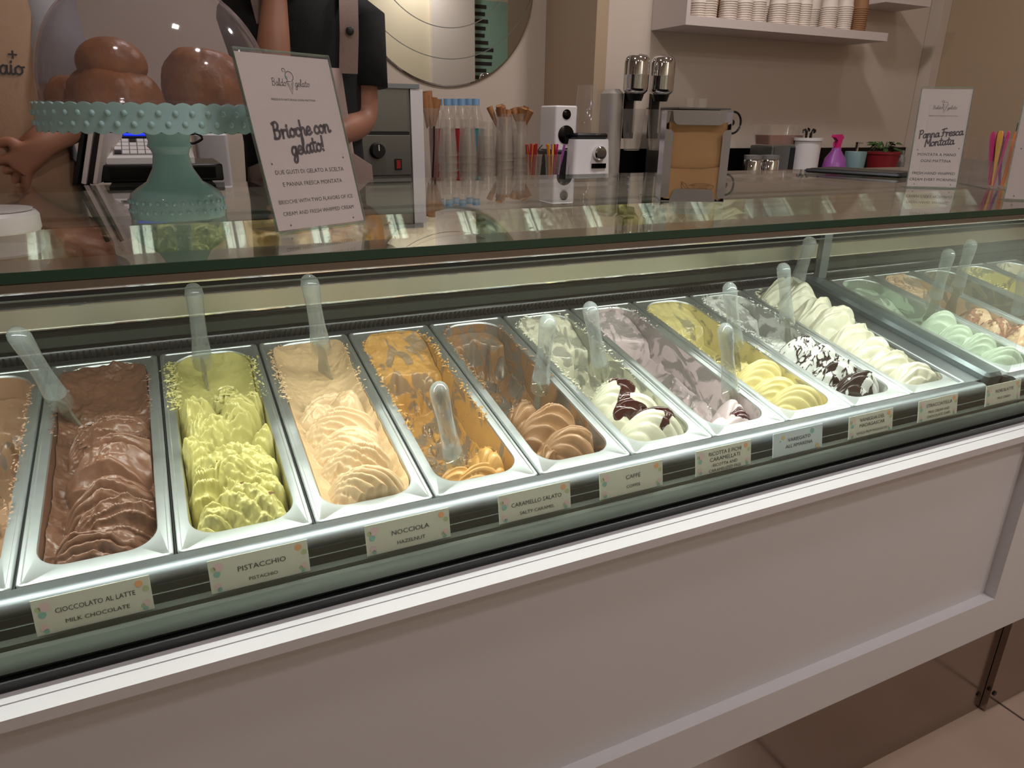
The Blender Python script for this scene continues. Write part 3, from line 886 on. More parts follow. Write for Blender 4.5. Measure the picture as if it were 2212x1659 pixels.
FL = [  # function, colour, pan residue cover, kind of gelato, label of gelato, label of pan, resolution
 (g_left, (150, 118, 92), .75, 'dark and cream streaked gelato scraped down in the pan at the far left edge', 'steel gelato pan cut off by the left edge of the case', 1.2),
 (g_choc, (100, 68, 51), .95, 'milk chocolate brown gelato in folded waves', 'steel gelato pan holding milk chocolate gelato', .8),
 (g_pist, (170, 163, 98), .95, 'yellow-green pistachio gelato in tangled curls', 'steel gelato pan holding yellow-green pistachio gelato', .8),
 (g_nocc, (190, 162, 124), .95, 'pale beige hazelnut gelato in ridged fans', 'steel gelato pan holding pale beige hazelnut gelato', .8),
 (g_caram, (184, 140, 78), .56, 'orange caramel gelato, nearly scooped out with streaked walls', 'steel gelato pan with the last orange caramel gelato', .9),
 (g_caffe, (138, 104, 72), .50, 'coffee brown gelato in two ridged curls at the pan front', 'steel gelato pan holding coffee brown gelato', .9),
 (g_ricotta, (192, 190, 168), .55, 'ivory ricotta gelato under dark fig sauce', 'steel gelato pan holding ivory gelato with fig sauce', .9),
 (g_amar, (188, 172, 172), .52, 'pinkish white cherry gelato, only a small heap left', 'steel gelato pan almost empty with pinkish streaks', 1.0),
 (g_van, (194, 182, 124), .70, 'pale yellow vanilla gelato in three ridged fans', 'steel gelato pan holding pale yellow vanilla gelato', 1.0),
 (g_strac, (194, 196, 190), .55, 'white gelato laced with dark chocolate drizzle', 'steel gelato pan holding chocolate-drizzled white gelato', 1.0),
 (g_fior, (198, 196, 174), .60, 'plain creamy white gelato heaped in soft folds', 'steel gelato pan heaped with plain creamy white gelato', 1.0),
]
FL2 = [
 (g_mint, (186, 202, 182), .55, 'pale mint green gelato beyond the grey divider', 'steel gelato pan holding pale mint green gelato', 1.2),
 (g_cookie, (206, 172, 136), .60, 'beige gelato dusted with brown crumbs beside the mint one', 'steel gelato pan holding crumb-dusted beige gelato', 1.2),
 (g_empty, (150, 140, 118), .40, 'thin grey-brown remains in the nearly empty pan', 'steel gelato pan nearly empty in the right-hand well', 1.6),
 (g_yel, (206, 196, 130), .60, 'yellow gelato remains low in the pan near the right edge', 'steel gelato pan with low yellow gelato near the right edge', 1.6),
 (g_yel, (206, 200, 176), .50, 'cream gelato remains in the last pan on the right', 'steel gelato pan last in the right-hand well', 1.6),
]
GEL = {}


def layer_on(name, X, Y, H, mask, thick, m, parent, label=None):
    keep = mask > 0.02
    Z = H + 0.0008 + thick * np.clip(mask, 0, 1) ** .5
    Z = np.where(mask < .12, H - .0015, Z)
    o = mesh_from_grid(name, X, Y, Z, m, parent, keep=keep)
    if label: o['label'] = label
    return o


M['fig'] = mat('fig_sauce', (52, 14, 10), 0.08, coat=0.5)
M['cherry'] = mat('cherry_sauce', (58, 10, 22), 0.08, coat=0.5)
M['choco'] = mat('chocolate_drizzle', (44, 32, 28), 0.22)
M['cocoa'] = mat('cocoa_crumbs', (150, 96, 66), 0.7, 0, 0.4, 90, 0.5, 200)
M['nut'] = mat('pistachio_bits', (104, 74, 46), 0.6, 0, 0.3, 60)


def blob_mesh(n, spots, r0, r1, seed):
    """loose crumbs and shreds joined in one mesh; spots: function giving a local point"""
    r = random.Random(seed); mb = MB()
    for k in range(n):
        x, y, z = spots(r); s = r.uniform(r0, r1)
        a = r.uniform(0, 6.28); el = r.uniform(.5, 2.4)
        pts = []
        for (px, py, pz) in ((1, 0, 0), (0, .6, 0), (-1, 0, 0), (0, -.6, 0), (.1, .1, .8), (0, 0, -.5)):
            px *= el * r.uniform(.6, 1.3); py *= r.uniform(.6, 1.3); pz *= r.uniform(.5, 1.3)
            pts.append((x + s * (px * math.cos(a) - py * math.sin(a)), y + s * (px * math.sin(a) + py * math.cos(a)), z + s * pz))
        mb.add(pts, [(0, 1, 4), (1, 2, 4), (2, 3, 4), (3, 0, 4), (1, 0, 5), (2, 1, 5), (3, 2, 5), (0, 3, 5)])
    return mb


def rim_spots(y0, y1, sides, spread=0.004):
    def f(r):
        y = r.uniform(y0, y1); s = r.choice(sides)
        h = float(hw(np.array(y))) + .0016
        x = s * (h + r.gauss(.001, spread)); return (x, y, r.uniform(-.006, .0025))
    return f


def make_gelato(i, cfg, x, key):
    fn, col, cover, gl, pl, res = cfg
    inner = residue_mat('pan_film_%s' % key, col, cover, 26, i * 1.37)
    gm = residue_mat('gelato_%s' % key, col, cover, 22, i * 2.1 + 5)
    place_pan(x, pl, inner)
    X, Y = grid(res / 1000.0)
    H, thin = fn(X, Y)
    H = np.maximum(H, -.128)
    H = np.minimum(H, .05)
    root = thing('gelato', gl, 'gelato', (x + PW / 2, 0, 0.84), (TILT, 0, 0), 'gelato flavours')
    pad = lambda A: np.pad(A, 1, mode='edge')
    Hs = pad(H); low = np.minimum(Hs, -.05)
    for sl_ in (np.s_[0, :], np.s_[-1, :], np.s_[:, 0], np.s_[:, -1]): Hs[sl_] = low[sl_]
    mesh_from_grid('gelato_mass', pad(X), pad(Y), Hs, gm, root, thin=pad(thin))
    GEL[key] = (root, X, Y, H, gm)
    return root


KEYS = ['leftmost', 'choc', 'pist', 'nocc', 'caram', 'caffe', 'ricotta', 'amar', 'van', 'strac', 'fior']
for i, (c, k) in enumerate(zip(FL, KEYS)):
    make_gelato(i, c, (i - 1) * PITCH_P, k)
for i, (c, k) in enumerate(zip(FL2, ['mint', 'cookie', 'empty', 'yellow', 'cream'])):
    make_gelato(i + 20, c, pan_x2[i], k)

# toppings
root, X, Y, H, gm = GEL['ricotta']
d = 1.0 - np.hypot(X + .012 - .6 * (Y - .10), (Y - .095) * .0) / .010
band = np.abs(X - .020 * np.sin((Y - .04) * 75) + .004 + .25 * (Y - .1)) / (.010 + .012 * noise2(X, Y, .02, 301, 2))
mask = (1 - band) * sstep(.035, .05, Y) * sstep(.165, .15, Y) * (.2 + sstep(.35, .55, noise2(X, Y, .018, 302, 3)))
layer_on('fig_sauce', X, Y, H, mask, .0035, M['fig'], root, 'dark glossy fig sauce')
root, X, Y, H, gm = GEL['amar']
mask = 1 - np.hypot((X - .020) / .024, (Y - .044) / .014) + .5 * (noise2(X, Y, .012, 305, 3) - .5)
layer_on('cherry_sauce', X, Y, H, mask, .003, M['cherry'], root, 'dark cherry sauce')
root, X, Y, H, gm = GEL['strac']
wxx = X + .010 * (noise2(X, Y, .02, 311, 2) - .5); wyy = Y + .010 * (noise2(X, Y, .02, 312, 2) - .5)
m1 = 1 - np.abs(noise2(wxx, wyy * .55, .0095, 313, 2) - .5) / .040
m2 = 1 - np.abs(noise2(wxx * .6, wyy, .010, 315, 2) - .5) / .035
m3 = sstep(.60, .70, noise2(X, Y, .022, 314, 2))
mask = np.maximum(np.maximum(m1, m2), m3) * sstep(.225, .205, Y + .02 * (noise2(X, Y, .02, 316, 2) - .5)) * sstep(.9, .8, np.abs(X) / .056)
layer_on('chocolate_drizzle', X, Y, H, mask, .0018, M['choco'], root, 'dark chocolate drizzle')
root, X, Y, H, gm = GEL['cookie']
mask = sstep(.45, .62, noise2(X, Y, .006, 321, 2)) * sstep(.40, .55, noise2(X, Y, .05, 322, 2)) * sstep(.29, .25, Y)
layer_on('crumb_topping', X, Y, H, mask, .0022, M['cocoa'], root, 'brown crumb topping')


def crumbs(key, n, f, r0, r1, seed, m=None, name='crumbs', label=None):
    root = GEL[key][0]
    o = blob_mesh(n, f, r0, r1, seed).build(name, m or GEL[key][4], root)
    o['kind'] = 'stuff'
    if label: o['label'] = label


def on_surface(key, y0, y1, x0=-.045, x1=.045):
    X, Y, H = GEL[key][1:4]
    def f(r):
        y = r.uniform(y0, y1); x = r.uniform(x0, x1)
        iy = int(np.argmin(np.abs(Y[:, 0] - y))); ix = int(np.argmin(np.abs(X[iy] - x)))
        return (float(X[iy, ix]), float(Y[iy, ix]), float(H[iy, ix]) + .001)
    return f


crumbs('pist', 420, rim_spots(.29, .42, (-1, -1, -1, 1), .005), .0012, .0032, 1)
crumbs('pist', 150, on_surface('pist', .27, .34), .0015, .004, 2)
crumbs('pist', 7, on_surface('pist', .05, .2), .003, .0048, 3, M['nut'], 'pistachio_bits', 'brown pistachio bits')
crumbs('nocc', 300, rim_spots(.27, .44, (-1, -1, 1), .004), .0012, .0030, 4)
crumbs('choc', 120, rim_spots(.27, .44, (-1, 1), .002), .001, .0025, 5)
crumbs('choc', 130, on_surface('choc', .235, .285, -.03, .05), .0015, .0035, 6)
crumbs('caram', 240, rim_spots(.14, .44, (-1, 1, 1), .003), .0012, .0034, 7)
crumbs('caram', 160, on_surface('caram', .06, .18, -.05, .05), .0015, .0035, 8)
crumbs('caffe', 170, rim_spots(.22, .44, (-1, -1, 1), .0025), .0012, .003, 9)
crumbs('caffe', 90, on_surface('caffe', .16, .2, -.05, .05), .0015, .0035, 19)
crumbs('ricotta', 230, rim_spots(.17, .445, (-1, -1, 1), .003), .0012, .0032, 10)
crumbs('ricotta', 110, on_surface('ricotta', .16, .20), .0015, .004, 11)
crumbs('amar', 160, rim_spots(.33, .445, (-1, -1, 1), .003), .0012, .003, 12)
crumbs('van', 160, rim_spots(.15, .42, (-1, -1, 1), .002), .001, .0028, 13)
crumbs('van', 160, on_surface('van', .18, .26), .0015, .004, 14)
crumbs('strac', 240, rim_spots(.25, .445, (-1, -1, -1, 1), .004), .0012, .0034, 15)
crumbs('strac', 140, on_surface('strac', .21, .28), .0015, .0045, 16)
crumbs('fior', 130, rim_spots(.30, .445, (-1, -1, 1), .003), .0012, .0034, 17)
crumbs('leftmost', 130, rim_spots(.10, .40, (1, 1), .0025), .0012, .003, 18)
crumbs('cookie', 160, on_surface('cookie', .36, .43, -.04, .0), .002, .005, 20)
crumbs('yellow', 60, rim_spots(.30, .42, (-1,), .003), .002, .004, 21)

# ------------------------------------------------------------------ spatulas
SP_MESH = {}


def spatula(top, tip, label, key=None, width=0.0138):
    """clear round handle, collar and a flat steel-clear blade running into the gelato"""
    top = Vector(top); tip = Vector(tip); ax = (tip - top); Ln = ax.length; z = ax.normalized()
    t = thing('spatula', label, 'spatula', top, group='spatulas with clear handles')
    x = z.cross(Vector((0, -0.55, 1))).normalized(); y = z.cross(x)
    Rm = Matrix((x, y, z)).transposed(); t.rotation_euler = Rm.to_euler()
    h = MB(); prof = []
    hl = min(0.128, Ln * .68)
    for k in range(7):
        a = math.pi / 2 * k / 6
        prof.append((width * 1.0 * math.sin(a) + 0.0001, width * (1 - math.cos(a))))
    prof += [(width * .98, .028), (width * .86, hl * .45), (width * .92, hl * .75), (width * 1.12, hl)]
    def ell(a, z): return 1.0
    h.lathe(prof, 18, cap0=True, cap1=True)
    h.v = [(px, py * .85, pz) for px, py, pz in h.v]
    h.build('handle', 'handle', t, True, 1.2)
    c = MB(); c.lathe([(width * 1.13, hl), (width * 1.22, hl + .026), (width * 1.1, hl + .0275)], 18, cap0=False, cap1=True)
    c.v = [(px, py * .85, pz) for px, py, pz in c.v]
    c.build('collar', 'handle_clear', t, True, 0.9)
    for s in (-1, 1):
        d = MB(); d.tube([(s * .0035, -width * .96, hl + .013), (s * .0035, -width * 1.06, hl + .0135)], .0021, 10)
        d.build('collar_hole', 'handle', t)
    b = MB(); secs = []
    for k, (wv, zz) in enumerate(((width * .70, hl + .02), (width * .72, hl + .045), (width * .9, hl + .065), (width * 1.25, hl + .085), (width * 1.3, max(Ln, hl + .10)))):
        secs.append([(-wv, -.0016, zz), (wv, -.0016, zz), (wv, .0016, zz), (-wv, .0016, zz)])
    b.loft(secs, True, True)
    b.build('blade', 'blade', t)
    return t


M['blade'] = glassmat('blade_plastic', (0.75, 0.75, 0.70), 0.30, (170, 170, 158), 0.1, ior=1.5)


def pan_ray(u, v, h=-0.02):
    d_ = _ray(u, v); o_ = np.array([0, 0, .84]) + EZ * h
    k = ((o_ - CAM) @ EZ) / (d_ @ EZ); return CAM + d_ * k


def top_on_ray(u, v, tip, Ln, near=True):
    """point on the sight line at distance Ln from the tip"""
    d_ = _ray(u, v); d_ = d_ / np.linalg.norm(d_); w = CAM - tip
    b_ = d_ @ w; c_ = w @ w - Ln * Ln; q = b_ * b_ - c_
    if q < 0: return CAM + d_ * (-b_)
    return CAM + d_ * (-b_ - math.sqrt(q) if near else -b_ + math.sqrt(q))


for (u0, v0, u1, v1, h, Ln, near, who) in [
    (32, 712, 160, 915, -.03, .205, True, 'clear handled spatula leaning left out of the milk chocolate gelato'),
    (417, 616, 446, 845, -.045, .215, True, 'clear handled spatula upright at the back of the yellow-green pistachio gelato'),
    (667, 598, 705, 815, -.02, .225, True, 'clear handled spatula upright at the back of the pale beige hazelnut gelato'),
    (945, 830, 990, 1035, -.045, .185, True, 'clear handled spatula standing in the nearly empty orange caramel gelato'),
    (1185, 684, 1158, 900, -.05, .225, True, 'clear handled spatula standing in the coffee brown gelato'),
    (1273, 656, 1308, 862, -.05, .225, True, 'clear handled spatula standing behind the ivory gelato with fig sauce'),
    (1566, 702, 1582, 905, -.06, .215, True, 'clear handled spatula standing in the small pinkish cherry gelato heap'),
    (1575, 614, 1596, 800, -.04, .225, True, 'clear handled spatula standing behind the pale yellow vanilla fans'),
    (1692, 572, 1704, 745, -.03, .225, True, 'clear handled spatula standing behind the chocolate-drizzled gelato'),
    (1752, 516, 1712, 640, .0, .20, True, 'clear handled spatula leaning back over the plain creamy white gelato'),
    (2052, 540, 2004, 695, -.03, .21, True, 'clear handled spatula leaning in the pale mint green gelato'),
    (2100, 520, 2055, 665, -.03, .21, True, 'clear handled spatula leaning in the crumb-dusted beige gelato'),
    (2212, 590, 2190, 720, -.06, .21, True, 'clear handled spatula cut by the right edge of the picture'),
]:
    tip = pan_ray(u1, v1, h)
    spatula(top_on_ray(u0, v0, tip, Ln, near), tip, who)

# ================================================================== LABEL CARDS
def print_layer(parent, name, mb, m, x=0.0):
    """flat print on a card: local (x, up) plane turned upright, a hair in front of the card"""
    mb.v = [(p[0], -0.0006 - x, p[1]) for p in mb.v]
    return mb.build(name, m, parent)


CARDS = [
 ((84, 1371), (330, 1311), [('CIOCCOLATO AL LATTE', .0072, .0215), ('MILK CHOCOLATE', .0060, .0095)], 'label card reading CIOCCOLATO AL LATTE', 0),
 ((460, 1281), (668, 1228), [('PISTACCHIO', .0080, .0205), ('PISTACHIO', .0055, .0080)], 'label card reading PISTACCHIO', 0),
 ((797, 1199), (970, 1155), [('NOCCIOLA', .0080, .0205), ('HAZELNUT', .0062, .0085)], 'label card reading NOCCIOLA HAZELNUT', 0),
 ((1083, 1130), (1229, 1095), [('CARAMELLO SALATO', .0078, .0200), ('SALTY CARAMEL', .0060, .0085)], 'label card reading CARAMELLO SALATO', 0),
 ((1299, 1078), (1428, 1048), [('CAFF\u00c9', .0078, .0225), ('COFFEE', .0060, .0100)], 'label card reading CAFF\u00c9 COFFEE', 0),
 ((1502, 1031), (1621, 1002), [('RICOTTA E FICHI', .0080, .0275), ('CARAMELLATI', .0080, .0190), ('RICOTTA AND', .0062, .0110), ('CARAMELIZED FIGS', .0062, .0035)], 'label card reading RICOTTA E FICHI CARAMELLATI', 0),
 ((1668, 990), (1775, 964), [('VARIEGATO', .0078, .0220), ("ALL'AMARENA", .0078, .0125)], "pale blue label card reading VARIEGATO ALL'AMARENA", 1),
 ((1833, 950), (1925, 927), [('VANIGLIA DEL', .0080, .0270), ('MADAGASCAR', .0080, .0180), ('VANILLA FROM MADAGASCAR', .0058, .0070)], 'label card reading VANIGLIA DEL MADAGASCAR', 0),
 ((1982, 915), (2064, 895), [('STRACCIATELLA', .0082, .0250), ('MILK CREAM AND', .0062, .0145), ('CHOCOLATE CHIPS', .0062, .0065)], 'label card reading STRACCIATELLA', 0),
 ((2128, 879), (2200, 861), [('FIORDILATTE', .0080, .0230), ('MILK CREAM', .0060, .0105)], 'label card reading FIORDILATTE MILK CREAM', 0),
]
for (bl, br_, lines, lab, kind) in CARDS:
    xa = at_y(*bl, -.0515)[0]; xb = at_y(*br_, -.0515)[0]
    xm = (xa + xb) / 2; wc = .1; hc = .0385
    t = thing('label_card', lab, 'label', (xm, -.0525, .8125), (math.radians(-9), 0, 0), 'flavour label cards in the front rail')
    MB().box((-wc / 2, 0, 0), (wc / 2, .0008, hc)).build('card', 'card_blue' if kind else 'card', t)
    mb = MB()
    for (tx, sz, yy) in lines:
        caps_text(mb, tx, .002, yy, sz, min(1.1, .072 / (len(tx) * sz * .62)) if len(tx) * sz * .62 > .068 else 1.08)
    print_layer(t, 'printed_text', mb, 'ink')
    if kind:
        dots = [(-.030, .030, .0035, 'p_yellow'), (.028, .031, .0042, 'p_teal'), (.040, .006, .0040, 'p_yellow'), (-.036, .025, .0015, 'p_teal')]
    else:
        dots = [(.040, .032, .0036, 'p_orange'), (.0455, .0255, .0030, 'p_green'), (-.040, .030, .0050, 'p_pink'), (-.0455, .0285, .0026, 'p_green'), (-.0425, .0225, .0034, 'p_teal'), (-.043, .0095, .0036, 'p_pink'), (-.0415, .0055, .0024, 'p_teal'), (.044, .0105, .0034, 'p_pink'), (.0405, .0085, .0018, 'p_green'), (.0425, .0050, .0022, 'p_teal')]
    for (x, y, r, m) in dots:
        mb = MB(); disc(mb, x, y, r); print_layer(t, 'printed_dot', mb, m, -.0003)

# ================================================================== THINGS ON THE GLASS TOP
# --- cake stand
cs = at_z(390, 474, ZT)
CX, CY = float(cs[0]) + .003, float(cs[1]) + .035
ydisk = CY
pt = at_y(300, 250, ydisk)
Rtop = (at_y(545, 250, ydisk)[0] - at_y(41, 250, ydisk)[0]) / 2 * 0.97
CX = (at_y(545, 250, ydisk)[0] + at_y(41, 250, ydisk)[0]) / 2
base_x = float(at_y(388, 460, ydisk)[0])
CX = base_x
Rtop = (float(at_y(350, 250, ydisk)[0]) - float(at_y(41, 250, ydisk)[0])) * .93
z_lo = float(at_y(300, 288, ydisk - Rtop)[2]); z_hi = float(at_y(300, 224, ydisk - Rtop)[2])
stand = thing('cake_stand', 'teal milk-glass cake stand with beaded skirt and flared foot', 'cake stand', (CX, CY, ZT))
hl, hh_ = z_lo - ZT, z_hi - ZT
rb = .0565


def scal(n, amp):
    return lambda a, z: 1 + amp * (abs(math.cos(n * a / 2)) - .5)


foot = MB()
foot.lathe([(rb * .98, .0), (rb * 1.0, .006), (rb * .99, .012), (rb * .97, .022), (rb * .94, .030), (rb * .80, .036), (rb * .58, .044), (rb * .42, .060), (rb * .36, .080), (rb * .355, hl - .03), (rb * .40, hl - .022), (rb * .46, hl - .018), (rb * .42, hl - .012), (rb * .46, hl - .004), (rb * .5, hl + .006)], 60, cap0=True, mod=lambda a, z: 1 + (.018 * math.cos(40 * a) if z < .03 else 0))
foot.build('pedestal', 'milkglass', stand, True, 1.0)
pl = MB()
pl.lathe([(.02, hl + .004), (Rtop * .9, hl + .004), (Rtop * .985, hl + .001), (Rtop, hl)], 144)
NB = 52
skirt_n = 208
loops = []
for (z, r, amp) in ((hl, Rtop, .6), (hl + .004, Rtop, 0), (hl + (hh_ - hl) * .5, Rtop * .995, 0), (hh_ - .004, Rtop * 1.0, 0), (hh_, Rtop * 1.0, 1), (hh_, Rtop * .975, 1), (hl + .006, Rtop * .965, 0)):
    l = []
    for i in range(skirt_n):
        a = 2 * math.pi * i / skirt_n
        dz = 0
        if amp == 1: dz = .0028 * (abs(math.cos(NB * a / 2)) - .4)
        if amp == .6: dz = -.0028 * (abs(math.cos(NB * a / 2)) - .4)
        l.append((r * math.cos(a), r * math.sin(a), z + dz))
    loops.append(l)
pl.loft(loops)
pl.lathe([(.001, hl + .009), (Rtop * .966, hl + .009)], 72)
pl.build('plate', 'milkglass', stand, True, 0.8)
b0 = None
for row in range(2):
    for k in range(NB):
        a = 2 * math.pi * (k + .5 * row) / NB
        zz = hl + (hh_ - hl) * (.30 + .38 * row)
        if b0 is None:
            b0 = MB().sphere((0, 0, 0), .0036, 8, 6).build('hobnail', 'milkglass', stand, True, 3.1); o = b0
        else:
            o = b0.copy(); COL.objects.link(o); o.parent = stand
        o.location = (Rtop * .991 * math.cos(a), Rtop * .991 * math.sin(a), zz)
for row in range(2):
    for k in range(36):
        a = 2 * math.pi * (k + .5 * row) / 36
        o = b0.copy(); COL.objects.link(o); o.parent = stand; o.scale = (.75, .75, .75)
        o.location = (rb * .985 * math.cos(a), rb * .985 * math.sin(a), .010 + .011 * row)
# --- dome over the stand
Rd = Rtop * .955
zd = ZT + hl + .0095
dm = thing('cake_dome', 'clear plastic dome covering the brioches on the teal stand', 'dome', (CX, CY, zd))
prof = [(Rd, 0), (Rd, .022), (Rd * .985, .0245), (Rd * .985, .034)]
hd = Rd * .98
for k in range(1, 15):
    a = math.pi / 2 * k / 15
    prof.append((Rd * .985 * math.cos(a) ** .9, .034 + hd * math.sin(a)))
prof.append((.010, .034 + hd))
d_ = MB().lathe(prof, 72)
d_.build('dome_shell', 'dome', dm, True, 1.2)
MB().lathe([(Rd * 1.004, .0205), (Rd * 1.010, .022), (Rd * 1.004, .0235)], 72).build('dome_ring', 'acrylic', dm, True)
MB().lathe([(.010, .032 + hd), (.008, .044 + hd), (.016, .052 + hd), (.014, .064 + hd), (.001, .068 + hd)], 24).build('dome_knob', 'dome', dm, True)


# --- brioches
def brioche(x, y, s, rz, label, ball=True, lobes=3):
    t = thing('brioche', label, 'brioche', (x, y, zd + .0005), (0, 0, rz), 'brioches under the dome')
    b = MB(); loops = []
    for k in range(13):
        tt = k / 12; ph = tt * math.pi * .5
        z = .052 * s * (1.0 if ball else 1.38) * math.sin(ph) ; r = .048 * s * (math.cos(ph) ** .55 if k else 1.0) * (1 - .12 * (1 - tt) ** 6)
        r = max(r, .0005)
        loops.append([(r * (1 - .17 * abs(math.sin(lobes * a / 2)) ** 10 * (1 - tt * .6)) * math.cos(a), r * (1 - .17 * abs(math.sin(lobes * a / 2)) ** 10 * (1 - tt * .6)) * math.sin(a), z) for a in [2 * math.pi * i / 60 for i in range(60)]])
    b.loft(loops, True, True)
    vv = np.array(b.v); nz = noise2(vv[:, 0] + vv[:, 2] * .7, vv[:, 1] + vv[:, 2] * .5, .016, int(s * 100), 3) - .5
    rad_ = np.linalg.norm(vv[:, :2], axis=1) + 1e-6; k_ = 1 + nz * .16
    vv[:, 0] *= k_; vv[:, 1] *= k_; vv[:, 2] *= 1 + nz * .10
    b.v = [tuple(q_) for q_ in vv]
    b.build('bun', 'bread', t, True, 1.4)
    if ball:
        MB().sphere((.002 * s, -.002 * s, .054 * s), .029 * s, 24, 14, (1.12, 1.05, .86)).build('topknot', 'bread', t, True, 3.1)
    return t


for (u, v, s, lab, ball, lob) in ((250, 222, 1.18, 'brioche with round topknot at the left under the dome', True, 3), (445, 222, 1.22, 'large plain domed brioche at the right under the dome', False, 1), (158, 212, .72, 'small side bun at the far left under the dome', False, 2)):
    q = at_y(u, v, CY + (-.012 if ball else .02))
    brioche(float(q[0]), CY + (-.012 if ball else .025), s, .4, lab, ball, lob)

# --- white round base at the left edge
q = at_z(-6, 512, ZT)
t = thing('white_round_base', 'thick white round base cut off by the left edge of the picture', 'base', (float(q[0]) - .010, float(q[1]) + .045, ZT))
MB().lathe([(.044, 0), (.046, .003), (.046, .018), (.043, .022), (.001, .0225)], 48, cap0=True).build('disc_body', 'white_plastic', t, True, .6)
MB().lathe([(.040, .0226), (.041, .0245), (.038, .0250), (.001, .0250)], 48).build('top_disc', 'white_plastic', t, True, .6)

# --- acrylic sign holders


def logo(mb_ink, fills, x, y, s):
    script_text(mb_ink, 'Baldo', x - .0165 * s, y, .0042 * s, .0006 * s, .15)
    script_text(mb_ink, 'gelato', x + .0180 * s, y, .0042 * s, .0006 * s, .15)
    def arc(cx, cy, r, a0, a1, n=16): return [(cx + r * math.cos(math.radians(a0 + (a1 - a0) * i / n)), cy + r * math.sin(math.radians(a0 + (a1 - a0) * i / n))) for i in range(n + 1)]
    ribbon(mb_ink, arc(x + .001 * s, y + .0115 * s, .0058 * s, -60, 230), .0008 * s)
    ribbon(mb_ink, arc(x - .0055 * s, y + .0185 * s, .0022 * s, -60, 240), .0007 * s)
    ribbon(mb_ink, [(x - .0048 * s, y + .0055 * s), (x, y - .0095 * s), (x + .0048 * s, y + .0055 * s), (x - .0048 * s, y + .0055 * s)], .0008 * s)
    ribbon(mb_ink, [(x - .0022 * s, y + .0035 * s), (x + .0004 * s, y - .0045 * s), (x + .0022 * s, y + .0035 * s)], .0006 * s)
    fills.append((x + .0018 * s, y + .0128 * s, .0026 * s, 'p_pink')); fills.append((x - .0030 * s, y + .0100 * s, .0016 * s, 'p_teal'))


def sign(name, label, base, wid, hei, lean, yaw, texts, scripts, subtitle, lg, foot=.045):
    t = thing(name, label, 'sign', base, (0, 0, yaw), 'acrylic table signs on the glass top')
    body = MB(); th = .0022
    R = Matrix.Rotation(-lean, 3, 'X')
    def rt(m_):
        m_.v = [tuple(R @ Vector(p)) for p in m_.v]; return m_
    rt(MB().box((-wid / 2, -.0016, .002), (wid / 2, 0, hei))).build('front_sheet', 'acrylic', t)
    rt(MB().box((-wid / 2, .0012, .002), (wid / 2, .0028, hei))).build('back_sheet', 'acrylic', t)
    MB().box((-wid / 2, -.0016, 0), (wid / 2, foot, .0018)).build('foot_sheet', 'acrylic', t)
    rt(MB().box((-wid / 2, -.0018, hei), (wid / 2, .003, hei + .0012))).build('top_fold', 'edge_clear', t)
    MB().box((-wid / 2, -.0022, 0), (wid / 2, -.0016, .0022)).build('bottom_fold', 'edge_clear', t)
    for s in (-1, 1):
        rt(MB().box((s * wid / 2 - .0004, -.0018, .002), (s * wid / 2 + .0004, .003, hei))).build('side_edge', 'edge_clear', t)
    rt(MB().box((-wid / 2 + .0012, .0002, .003), (wid / 2 - .0012, .0009, hei - .003))).build('paper_insert', 'paper', t)
    ink = MB(); fills = []
    logo(ink, fills, lg[0], lg[1], lg[2])
    caps_text(ink, 'FRESCO E NATURALE OGNI MATTINA', lg[0], lg[1] - .0175 * lg[2], .0034 * lg[2], 1.15)
    for (tx, y, sz, sx) in texts: caps_text(ink, tx, 0, y, sz, sx)
    def put(m_, nm, mt, d):
        m_.v = [tuple(R @ Vector((p[0], .0002 - d, p[1]))) for p in m_.v]; return m_.build(nm, mt, t)
    put(ink, 'printed_text', 'ink', .0002)
    big = MB()
    for (tx, x, y, h, w, rot) in scripts: script_text(big, tx, x, y, h, w, .12, True, rot)
    put(big, 'script_headline', 'ink2', .0002)
    for (x, y, r, m) in fills:
        mb = MB(); disc(mb, x, y, r, r * 1.25); put(mb, 'printed_dot', m, .0001)
    for (x, y) in ((-wid * .36, .0105), (wid * .36, .0105), (-wid * .40, hei * .40), (wid * .40, hei * .42)):
        for k, (dx, dy, r, m) in enumerate(((0, 0, .0012, 'p_pink'), (.0026, .0014, .0016, 'p_pink'), (.0012, -.0028, .0012, 'ink2'))):
            mb = MB(); disc(mb, x + dx, y + dy, r); put(mb, 'printed_dot', m, .0001)
    return t


a = at_z(600, 506, ZT); b = at_z(790, 480, ZT)
mid = (a + b) / 2; wid = float(np.linalg.norm(a - b)); yaw = math.atan2(b[1] - a[1], b[0] - a[0])
print('signA', wid, math.degrees(yaw))
hA = .196
sign('table_sign', 'acrylic sign reading Brioche con gelato next to the teal cake stand', tuple(mid), wid * .985, hA, math.radians(14), yaw,
     [('DUE GUSTI DI GELATO A SCELTA', .0640, .0066, 1.0), ('E PANNA FRESCA MONTATA', .0505, .0066, 1.0), ('BRIOCHE WITH TWO FLAVORS OF ICE', .0315, .0062, 1.0), ('CREAM AND FRESH WHIPPED CREAM', .0185, .0062, 1.0)],
     [('Brioche con', .002, .1060, .0084, .0030, .09), ('gelato!', .004, .0865, .0084, .0030, .09)], None, (.0, .160, .92))
a = at_z(1957, 405, ZT); b = at_z(2066, 408, ZT)
mid = (a + b) / 2; wid = float(np.linalg.norm(a - b)); yaw = math.atan2(b[1] - a[1], b[0] - a[0])
print('signB', wid, math.degrees(yaw), mid)
